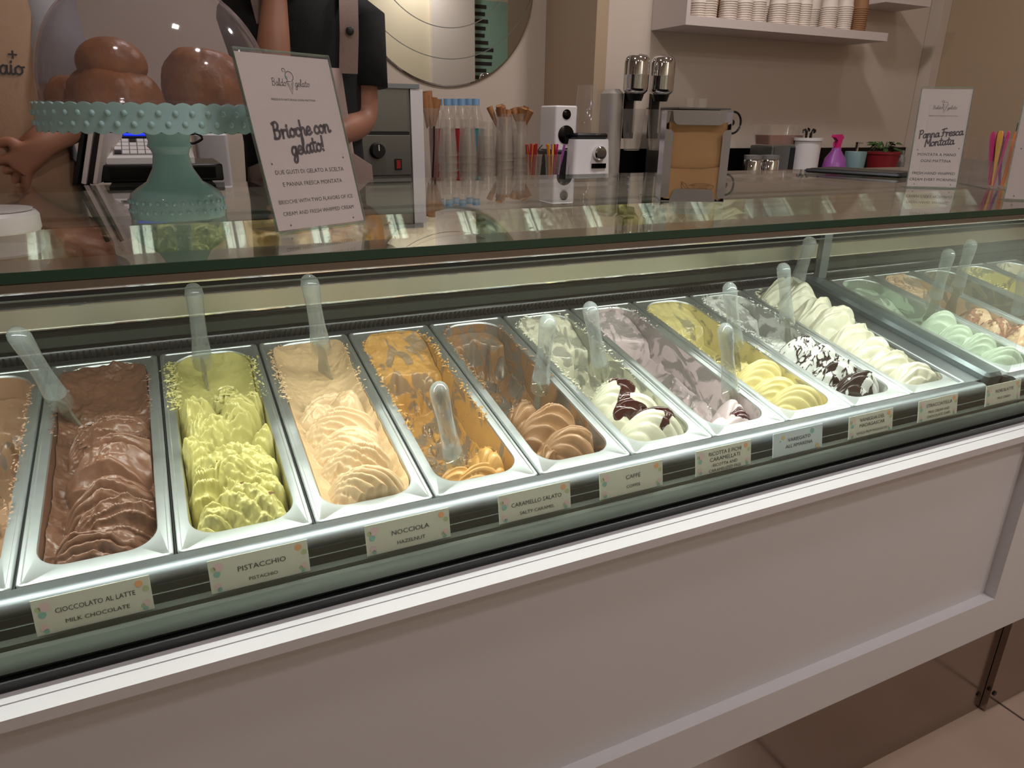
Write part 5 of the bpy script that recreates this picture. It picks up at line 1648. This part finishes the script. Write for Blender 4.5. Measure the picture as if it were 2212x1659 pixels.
MB().loft([[(x_, y_, z_) for x_, y_ in rrect(-w_ * s, w_ * s, -.06 * s, .06 * s, .012, 4)] for (s, z_) in ((.77, .004), (.84, h * .5))], True, True).build('crumb_filling', 'pinkjam', t, True, .7)
for k, u in enumerate((1625, 1662)):
    x0, x1, z0, z1 = bx(u - 15, u + 15, 334, 372, 1.70)
    t = thing('steel_jar', 'small glossy steel jar, %s of the pair beside the toaster' % ('left' if k == 0 else 'right'), 'jar', ((x0 + x1) / 2, 1.70, ZB)); r = (x1 - x0) / 2; h = z1 - ZB
    MB().lathe([(.001, 0), (r, 0), (r, h * .78), (r * .9, h * .84)], 24).build('jar_body', 'chrome', t, True, .7)
    MB().lathe([(r * .95, h * .84), (r * .97, h * .98), (.001, h)], 24).build('lid', 'grey', t, True, .7)
x0, x1, z0, z1 = bx(1737, 1779, 298, 358, 1.66)
t = thing('utensil_canister', 'white canister holding black-handled utensils', 'canister', ((x0 + x1) / 2, 1.70, ZB)); r = (x1 - x0) / 2; h = z1 - ZB
MB().lathe([(.001, 0), (r * .92, 0), (r * .95, h - .012), (r * 1.05, h - .012), (r * 1.05, h), (r * .88, h), (r * .86, .004), (.001, .004)], 28).build('canister_wall', 'white_plastic', t, True, .7)
for k, (dx, dy, dz, ben) in enumerate(((-.020, 0, .035, -.02), (-.006, .01, .04, .012), (.008, -.004, .036, .02), (.016, .008, .032, .02))):
    o = MB().tube([(dx * .5, dy, -h * .8), (dx, dy, dz * .6), (dx + ben * .4, dy, dz), (dx + ben, dy, dz - .004), (dx + ben, dy, dz - .014)], .004, 8).build('utensil', 'anthracite', None, True)
    o.location = (t.location.x, 1.70, ZB + h); tag(o, ('hooked black utensil in the white canister, %s' % ('leftmost', 'second from left', 'third from left', 'rightmost')[k]), 'utensil', 'utensils in the white canister')
x0, x1, z0, z1 = bx(1784, 1823, 325, 362, 1.66)
t = thing('spray_bottle', 'purple spray bottle with magenta trigger head', 'spray bottle', ((x0 + x1) / 2, 1.66, ZB)); r = (x1 - x0) / 2; h = z1 - ZB
MB().lathe([(.001, 0), (r * 1.02, 0), (r * 1.05, .02), (r * .78, h * .75), (r * .36, h), (r * .34, h + .012)], 24, cap1=True).build('bottle_body', 'purple', t, True, .9)
hz = PZ(1800, 291, 1.66) - ZB
hd_ = MB(); hd_.prism([(-.034, hz - .010), (-.030, hz), (.012, hz + .002), (.026, hz - .012), (.018, hz - .022), (.013, h + .010), (-.010, h + .010), (-.008, hz - .026), (-.022, hz - .014)], .020, 'y'); hd_.v = [(p[0], p[1] - .010, p[2]) for p in hd_.v]
hd_.build('trigger_head', 'pink', t)
MB().tube([(-.014, 0, hz - .022), (-.022, 0, hz - .034), (-.020, 0, hz - .048)], .004, 8).build('trigger', 'pink', t, True)
x0, x1, z0, z1 = bx(1831, 1862, 327, 362, 1.66)
t = thing('soap_dispenser', 'grey-teal soap dispenser with chrome pump', 'dispenser', ((x0 + x1) / 2, 1.66, ZB)); r = (x1 - x0) / 2; h = z1 - ZB
MB().lathe([(.001, 0), (r * .85, 0), (r * 1.0, h - .004), (r * .95, h), (.001, h)], 24).build('dispenser_body', 'soapteal', t, True, .7)
MB().tube([(0, 0, h), (0, 0, h + .030), (0, 0, h + .040)], [.008, .0075, .009], 12).build('pump', 'chrome', t, True)
MB().tube([(0, 0, h + .038), (.028, -.004, h + .036)], .004, 8).build('spout', 'chrome', t, True)
x0, x1, z0, z1 = bx(1893, 1937, 328, 364, 1.66)
t = thing('potted_plant', 'leafy green plant in a dark red pot', 'plant', ((x0 + x1) / 2, 1.68, ZB)); r = (x1 - x0) / 2; h = z1 - ZB
MB().lathe([(.001, 0), (r * .82, 0), (r, h - .01), (r * 1.06, h - .01), (r * 1.06, h), (r * .9, h), (r * .88, h - .01), (.001, h - .01)], 24).build('pot', 'redpot', t, True, .7)
MB().lathe([(r * .87, h - .009), (.001, h - .006)], 20).build('soil', 'soil', t)
rr = random.Random(3); lf = None
for k in range(30):
    a = rr.uniform(0, 6.28); rd = rr.uniform(.01, .052); zz = h + rr.uniform(.0, .055) * (1 - rd * 6) + .012 + (rr.uniform(-.03, 0) if rd > .04 else 0)
    if lf is None:
        lf = MB().add([(0, 0, 0), (.010, .009, .003), (.022, .010, .001), (.032, 0, -.004), (.022, -.010, .001), (.010, -.009, .003), (.012, 0, -.001), (.024, 0, -.002)],
                      [(0, 6, 1), (1, 6, 7, 2), (2, 7, 3), (3, 7, 4), (4, 7, 6, 5), (5, 6, 0)]).build('leaf', 'leaf', t, True, 2); o = lf
    else:
        o = lf.copy(); COL.objects.link(o); o.parent = t
    s_ = rr.uniform(.7, 1.3)
    o.location = (rd * math.cos(a), rd * math.sin(a), zz); o.rotation_euler = (rr.uniform(-.5, .5), rr.uniform(-.2, .7), a); o.scale = (s_, s_, s_)
for k in range(7):
    a = k * .9 + .3
    MB().tube([(0, 0, h - .01), (.015 * math.cos(a), .015 * math.sin(a), h + .03), (.038 * math.cos(a), .038 * math.sin(a), h + .045)], .0015, 5).build('stem', 'leaf', t)
x0, x1, z0, z1 = bx(1938, 1956, 325, 364, 1.70)
o = MB().lathe([(.001, 0), (.018, 0), (.018, .07), (.008, .085), (.008, .1), (.001, .1)], 18).build('grey_bottle', 'grey', None, True, .8); o.location = ((x0 + x1) / 2, 1.70, ZB); o.scale = (1, 1, (z1 - ZB) / .1)
tag(o, 'small grey bottle beside the potted plant', 'bottle')

# --- till on the staff side
y0 = .98
x0, x1 = PX(228, y0, 340), PX(420, y0, 340); zlo, zhi = PZ(320, 354, y0), PZ(320, 285, y0 + .05)
ct = thing('staff_counter', 'low black counter on the staff side behind the case', 'counter', (0, 0, .12))
MB().box((.095, .86, 0), (.285, 1.22, zlo - .12 - .035)).build('counter_block', 'black', ct)
t = thing('money_box', 'flat black money box under the white till', 'money box', ((x0 + x1) / 2 + .03, y0, zlo - .0345))
MB().rbox((-.125, -.02, 0), (.105, .22, .034), .004, 2).build('drawer_case', 'black', t, True, .7)
MB().box((-.11, -.022, .006), (.09, -.02, .028)).build('drawer_front', 'black_gloss', t)
t = thing('cash_register', 'white cash register with keypad and lit blue display', 'cash register', ((x0 + x1) / 2, y0, zlo)); w_ = (x1 - x0) / 2
h0, h1, dp = .012, zhi - zlo, .15
ang = math.atan2(h1 - h0, dp)
MB().loft([[(-w_, 0, 0), (w_, 0, 0), (w_, dp, 0), (-w_, dp, 0)], [(-w_, 0, h0), (w_, 0, h0), (w_ * .94, dp, h1), (-w_ * .94, dp, h1)]], True, True).build('console', 'white_plastic', t)
def sl(xx, s, lift=.0): return (xx, dp * s - lift * math.sin(ang), h0 + (h1 - h0) * s + lift * math.cos(ang))
def patch(xa_, xb_, s0, s1, lift, nm, m, par=None):
    MB().add([sl(xa_, s0), sl(xb_, s0), sl(xb_, s1), sl(xa_, s1), sl(xa_, s0, lift), sl(xb_, s0, lift), sl(xb_, s1, lift), sl(xa_, s1, lift)], [(0, 3, 2, 1), (4, 5, 6, 7), (0, 1, 5, 4), (1, 2, 6, 5), (2, 3, 7, 6), (3, 0, 4, 7)]).build(nm, m, par or t)
patch(-w_ * .70, w_ * .35, .70, .95, .003, 'display_frame', 'black_gloss')
patch(-w_ * .58, w_ * .28, .76, .92, .0045, 'display', 'lcd')
for i in range(9):
    for j in range(4):
        xx = -w_ * .80 + i * w_ * .175
        patch(xx, xx + w_ * .15, .12 + j * .14, .12 + j * .14 + .11, .003, 'key', 'white_plastic' if (i + j * 3) % 11 else 'anthracite')
patch(-w_ * .84, w_ * .80, .10, .68, .001, 'key_bed', 'grey')
t = thing('till_cable', 'black looped cable beside the till', 'cable', (0, 0, 0))
c_ = at_y(425, 305, 1.06)
MB().tube([Vector((c_[0] + dx, c_[1], c_[2] + dz)) for dx, dz in smooth_line([(-.03, .01), (.0, .016), (.012, .006), (-.005, -.004), (-.02, -.006), (-.03, -.03)], 6)], .003, 6).build('cable_run', 'black', t, True)
for k, (u, m, rz) in enumerate(((165, 'black', .2), (182, 'paper', .3), (197, 'black', .25), (205, 'paper', .35))):
    q = at_y(u, 398, .95); o = MB().rbox((-.004, 0, 0), (.004, .16, .13), .001, 1).build('folder', m, None)
    zt_ = zlo - .035
    o.location = (float(q[0]), .93, zt_ + .0015); o.rotation_euler = (0, .30, -.25 + rz * .2)
    tag(o, '%s folder leaning beside the till, %s' % (('black' if m == 'black' else 'white'), ('left one' if k < 2 else 'right one')), 'folder', 'folders leaning beside the till')
q = at_y(132, 370, 1.02)
o = MB().lathe([(.001, 0), (.018, 0), (.02, .03), (.018, .09), (.008, .115), (.008, .14), (.001, .14)], 18).build('green_bottle', 'leaf', None, True, .8)
o.location = (float(q[0]), 1.02, zlo - .035); tag(o, 'small dark green bottle beside the folders', 'bottle')
x0, x1 = PX(425, 1.50, 310), PX(500, 1.50, 310); z1 = PZ(460, 288, 1.58)
o = MB().rbox((x0, 1.60, ZB), (x1, 1.80, z1), .01, 3).build('white_box', 'white_plastic', None, True, .7); tag(o, 'plain white box on the back counter left of the oven', 'box')

# ================================================================== PEOPLE
def skin_body(name, verts, edges, radii, m, parent, sub=2, root=0):
    me = bpy.data.meshes.new(name); me.from_pydata([tuple(v) for v in verts], edges, [])
    bm = bmesh.new(); bm.from_mesh(me); lay = bm.verts.layers.skin.verify()
    bm.verts.ensure_lookup_table()
    for i, v in enumerate(bm.verts):
        r = radii[i]; v[lay].radius = r if isinstance(r, tuple) else (r, r); v[lay].use_root = (i == root)
    bm.to_mesh(me); bm.free()
    me.materials.append(M[m])
    o = bpy.data.objects.new(name, me); COL.objects.link(o); o.parent = parent
    sk = o.modifiers.new('Skin', 'SKIN'); sk.use_smooth_shade = True
    ss = o.modifiers.new('Subdivision', 'SUBSURF'); ss.levels = sub; ss.render_levels = sub
    return o


def ell(cx, cy, z, rx, ry, n=28, rot=0.0, a0=0, a1=360, closed=True):
    out = []; N = n if closed else n - 1
    for i in range(n):
        a = math.radians(a0 + (a1 - a0) * i / N)
        out.append((cx + rx * math.cos(a) * math.cos(rot) - ry * math.sin(a) * math.sin(rot), cy + rx * math.cos(a) * math.sin(rot) + ry * math.sin(a) * math.cos(rot), z))
    return out


def hand(verts, edges, rad, wrist, idx, direction, side, curl=0.5, normal=None):
    """palm and five separate fingers grown from the wrist vertex"""
    d = Vector(direction).normalized(); nrm = Vector(normal or (0, -1, 0)); nrm = (nrm - d * nrm.dot(d)).normalized(); s = d.cross(nrm).normalized() * side
    palm = Vector(wrist) + d * .045; verts.append(palm); rad.append((.028, .016)); edges.append((idx, len(verts) - 1)); pi = len(verts) - 1
    for k, (off, ln) in enumerate(((-.030, .062), (-.010, .078), (.010, .072), (.028, .056))):
        p0 = palm + d * .036 + s * off; verts.append(p0); rad.append(.0092); edges.append((pi, len(verts) - 1)); prev = len(verts) - 1
        q = p0; dd = d.copy()
        for j in range(2):
            dd = (dd + nrm * curl * .55).normalized(); q = q + dd * ln * .5
            verts.append(q); rad.append(.0085 - .0008 * j); edges.append((prev, len(verts) - 1)); prev = len(verts) - 1
    b0 = palm - d * .012 - s * .034; verts.append(b0); rad.append(.011); edges.append((pi, len(verts) - 1)); prev = len(verts) - 1
    for j, (f, g) in enumerate(((.030, -.016), (.026, -.004))):
        b0 = b0 + d * f + s * g + nrm * .008; verts.append(b0); rad.append(.0098 - .001 * j); edges.append((prev, len(verts) - 1)); prev = len(verts) - 1


def person(label, hip, arms, shirt, apron_m, yaw, hand_dirs, head_tilt=(0, 0), sleeve_to=.62, tall=1.0, collar=None, hands=None, slim=1.0, bib=(238, 246, 1.26)):
    """standing figure; hip = floor point below the pelvis; arms = [(shoulder, elbow, wrist)] in world space"""
    hx_, hy_, hz_ = hip
    t = thing('person', label, 'person', (hx_, hy_, hz_), (0, 0, 0))
    o_ = Vector((hx_, hy_, hz_))
    L_ = lambda p: Vector(p) - o_
    c, s = math.cos(yaw), math.sin(yaw)
    rt = lambda x, y, z: Vector((x * c - y * s, x * s + y * c, z * tall))
    V = [rt(0, 0, .95), rt(0, .005, 1.12), rt(0, .0, 1.30), rt(0, .012, 1.42), rt(0, .0, 1.50), rt(0, -.012, 1.56), rt(0, -.020, 1.66), rt(0, -.012, 1.745)]
    Rd = [(.125, .10), (.115, .09), (.125, .10), (.10, .07), .050, .056, (.076, .088), (.062, .070)]
    E_ = [(0, 1), (1, 2), (2, 3), (3, 4), (4, 5), (5, 6), (6, 7)]
    for sg in (-1, 1):
        i0 = len(V)
        V += [rt(sg * .10, 0, .86), rt(sg * .11, -.01, .50), rt(sg * .12, .02, .10), rt(sg * .125, -.05, .035), rt(sg * .13, -.13, .025)]
        Rd += [.085, .058, .042, .038, .028]
        E_ += [(0, i0), (i0, i0 + 1), (i0 + 1, i0 + 2), (i0 + 2, i0 + 3), (i0 + 3, i0 + 4)]
    for k, (sh, el, wr) in enumerate(arms):
        i0 = len(V); sh, el, wr = L_(sh), L_(el), L_(wr)
        V += [sh, (sh + el) / 2, el, el.lerp(wr, .35), wr]
        Rd += [.052, .045, .038, .039, .025]
        E_ += [(3, i0), (i0, i0 + 1), (i0 + 1, i0 + 2), (i0 + 2, i0 + 3), (i0 + 3, i0 + 4)]
        hd = hand_dirs[k]
        hand(V, E_, Rd, wr, i0 + 4, hd[0], hd[1], hd[2], hd[3])
    body = skin_body('body', V, E_, Rd, 'skin', t)
    # shirt: torso shell and sleeves in one mesh
    sm = MB(); loops = []
    for (z, rx, ry) in ((.88, .185, .135), (.98, .180, .130), (1.10, .172, .125), (1.22, .180, .130), (1.32, .186, .132), (1.40, .176, .118), (1.45, .130, .090), (1.485, .075, .072), (1.50, .062, .062)):
        p = rt(0, 0, z); loops.append(ell(p.x, p.y, p.z, rx * (slim if z < 1.44 else 1), ry, 32, yaw))
    sm.loft(loops)
    for (sh, el, wr) in arms:
        sh, el, wr = L_(sh), L_(el), L_(wr)
        inn = rt(0, 0, 1.40).lerp(sh, .55); inn.z = sh.z - .01
        end = sh.lerp(el, sleeve_to)
        sm.tube([inn, sh.lerp(inn, .2), sh, sh.lerp(el, sleeve_to * .5), end], [.085, .078, .070, .066, .064], 18, True)
    so = sm.build('shirt', shirt, t, True, 1.6)
    if collar:
        cm = MB(); p0 = rt(0, 0, 1.480); p1 = rt(0, -.002, 1.515)
        cm.loft([ell(p0.x, p0.y, p0.z, .074, .070, 28, yaw), ell(p1.x, p1.y, p1.z, .062, .060, 28, yaw), ell(p1.x, p1.y, p1.z, .058, .056, 28, yaw)])
        cm.build('undershirt_collar', collar, t, True, 1.2)
    # trousers
    pm = MB()
    for sg in (-1, 1):
        a_, b_, d_ = rt(sg * .09, 0, .95), rt(sg * .11, -.01, .50), rt(sg * .12, .02, .09)
        pm.tube([a_, a_.lerp(b_, .4), b_, d_], [.105, .098, .080, .070], 16, True)
    pm.build('trousers', 'trousers', t, True, 1.2)
    # apron: bib, skirt and straps
    am = MB(); loops = []
    for (z, a0, k) in ((.45, 205, 1.12), (.80, 195, 1.10), (.96, 196, 1.06), (1.05, 204, 1.07), (1.08, bib[0], 1.06), (bib[2], bib[1], 1.06)):
        p = rt(0, 0, z); rx, ry = (.185, .14) if z < 1 else (.182, .132)
        if z < .7: rx, ry = .20, .15
        rx *= slim
        loops.append(ell(p.x, p.y, p.z, rx * k, ry * k, 22, yaw, a0, 540 - a0, False))
    am.loft(loops, closed=False)
    ao = am.build('apron', apron_m, t, True, 1.4)
    sol = ao.modifiers.new('Solidify', 'SOLIDIFY'); sol.thickness = .003; sol.offset = 1
    for sg in (-1, 1):
        st = MB(); pts = [rt(sg * .080 , -.130, 1.25), rt(sg * .086, -.135, 1.33), rt(sg * .094, -.118, 1.40), rt(sg * .088, -.072, 1.452), rt(sg * .082, .0, 1.470), rt(sg * .06, .09, 1.42), rt(sg * .03, .128, 1.30)]
        pts = [q for q in pts if q.z > (bib[2] - .03) * tall or q.y > .05]
        l_ = []
        for p in pts:
            w_ = rt(.021, 0, 0); l_.append([p - w_, p + w_])
        st.loft([[a_, b_, b_ + Vector((0, 0, .004)), a_ + Vector((0, 0, .004))] for a_, b_ in l_], True, True)
        sto = st.build('apron_strap', apron_m, t, True, 1.0)
        bp = rt(sg * .086, -.1405, max(1.335, bib[2] - .012))
        MB().sphere(tuple(bp), .009, 12, 6, (1, .3, 1)).build('strap_button', 'anthracite', sto, True)
    # face and hair
    hc = rt(0, -.016, 1.66)
    fw = rt(0, -1, 0).normalized(); sd = rt(1, 0, 0).normalized()
    for sg in (-1, 1):
        MB().sphere(tuple(hc + fw * .080 + sd * sg * .030 + Vector((0, 0, .004))), .011, 12, 8).build('eye', 'eye', t, True)
        MB().sphere(tuple(hc + fw * .090 + sd * sg * .030 + Vector((0, 0, .004))), .0048, 10, 6).build('iris', 'hair', t, True)
        MB().sphere(tuple(hc + sd * sg * .078 + Vector((0, 0, -.006))), .026, 12, 8, (.35, .6, 1)).build('ear', 'skin', t, True)
        MB().tube([hc + fw * .090 + sd * sg * .016 + Vector((0, 0, .028)), hc + fw * .088 + sd * sg * .044 + Vector((0, 0, .026))], .0035, 6).build('eyebrow', 'hair', t, True)
    MB().tube([hc + fw * .084 + Vector((0, 0, .012)), hc + fw * .098 + Vector((0, 0, -.012)), hc + fw * .104 + Vector((0, 0, -.028)), hc + fw * .090 + Vector((0, 0, -.034))], [.007, .009, .013, .006], 10).build('nose', 'skin', t, True)
    MB().tube([hc + fw * .082 - sd * .024 + Vector((0, 0, -.056)), hc + fw * .090 + Vector((0, 0, -.058)), hc + fw * .082 + sd * .024 + Vector((0, 0, -.056))], [.003, .007, .003], 8).build('mouth', 'lip', t, True)
    hm = MB(); hb = rt(0, .008, 1.685)
    hm.sphere(tuple(hb), .1, 24, 14, (.88, 1.0, 1.02))
    hm.v = [tuple(Vector(p) + (Vector((0, 0, .05)) if (Vector(p) - hc).dot(fw) > .055 and p[2] < hc.z + .045 * tall else Vector((0, 0, 0))) - (fw * .03 if (Vector(p) - hc).dot(fw) > .055 and p[2] < hc.z + .045 else Vector((0, 0, 0)))) for p in hm.v]
    hm.build('hair', 'hair', t, True, 2)
    return t


FZ = .12
y2 = 1.10
c2 = PX(640, y2, 100)
shR = at_y(768, 42, y2); elR = at_y(786, 262, y2 - .02); wrR = at_y(705, 296, y2 - .17)
shL = at_y(540, 42, y2); elL = at_y(588, 190, y2 - .20); wrL = at_y(594, -8, y2 - .16)
person('standing person in black t-shirt and taupe apron, one hand raised to the face', (float(c2), y2, FZ), [(shR, elR, wrR), (shL, elL, wrL)], 'tee', 'apron2', 0.05,
       [((-1, -.2, -.1), 1, .35, (0, -1, 0)), ((.15, .25, 1), 1, .5, (0, 1, 0))], collar='white_plastic', sleeve_to=.66, slim=.80)
y1 = 1.02
c1 = PX(-112, y1, 100)
shR = at_y(62, -30, y1); elR = at_y(158, 262, y1 - .06); wrR = at_y(92, 306, y1 - .13)
shL = at_y(-250, -30, y1); elL = at_y(-285, 250, y1 + .02); wrL = at_y(-275, 470, y1 - .06)
p1 = person('person in grey shirt and brown apron at the left edge, hands held low', (float(c1), y1, FZ), [(shR, elR, wrR), (shL, elL, wrL)], 'grey_shirt', 'apron', 0.12,
            [((-.80, .05, -.75), 1, .20, (0, 1, .1)), ((.05, -.1, -1), -1, .3, (0, 1, 0))], sleeve_to=.75, bib=(216, 226, 1.385))
mb = MB()
script_text(mb, 'aio', 0, 0, .014, .0032, .1); script_text(mb, '+', .006, .026, .013, .003, .1)
q = at_y(0, 158, y1 - .142)
def on_bib(px_, pz_):
    xr = px_ + (q[0] - c1); yr = -.1415 * math.sqrt(max(0, 1 - (xr / .196) ** 2)) - .005
    return (xr * math.cos(.12) - yr * math.sin(.12), xr * math.sin(.12) + yr * math.cos(.12), pz_ + q[2] - FZ)
mb.v = [on_bib(p[0], p[1]) for p in mb.v]
mb.build('apron_lettering', 'ink', p1)

# tell look-alikes of one group apart by their order from the left
seen = {}
for o in SC.objects:
    if o.parent is None and 'label' in o.keys() and 'group' in o.keys():
        seen.setdefault(o['label'], []).append(o)
for lab, lst in seen.items():
    if 1 < len(lst) <= len(ORD):
        for k, o in enumerate(sorted(lst, key=lambda q: q.location.x)):
            o['label'] = '%s, %s from the left' % (lab, ORD[k])
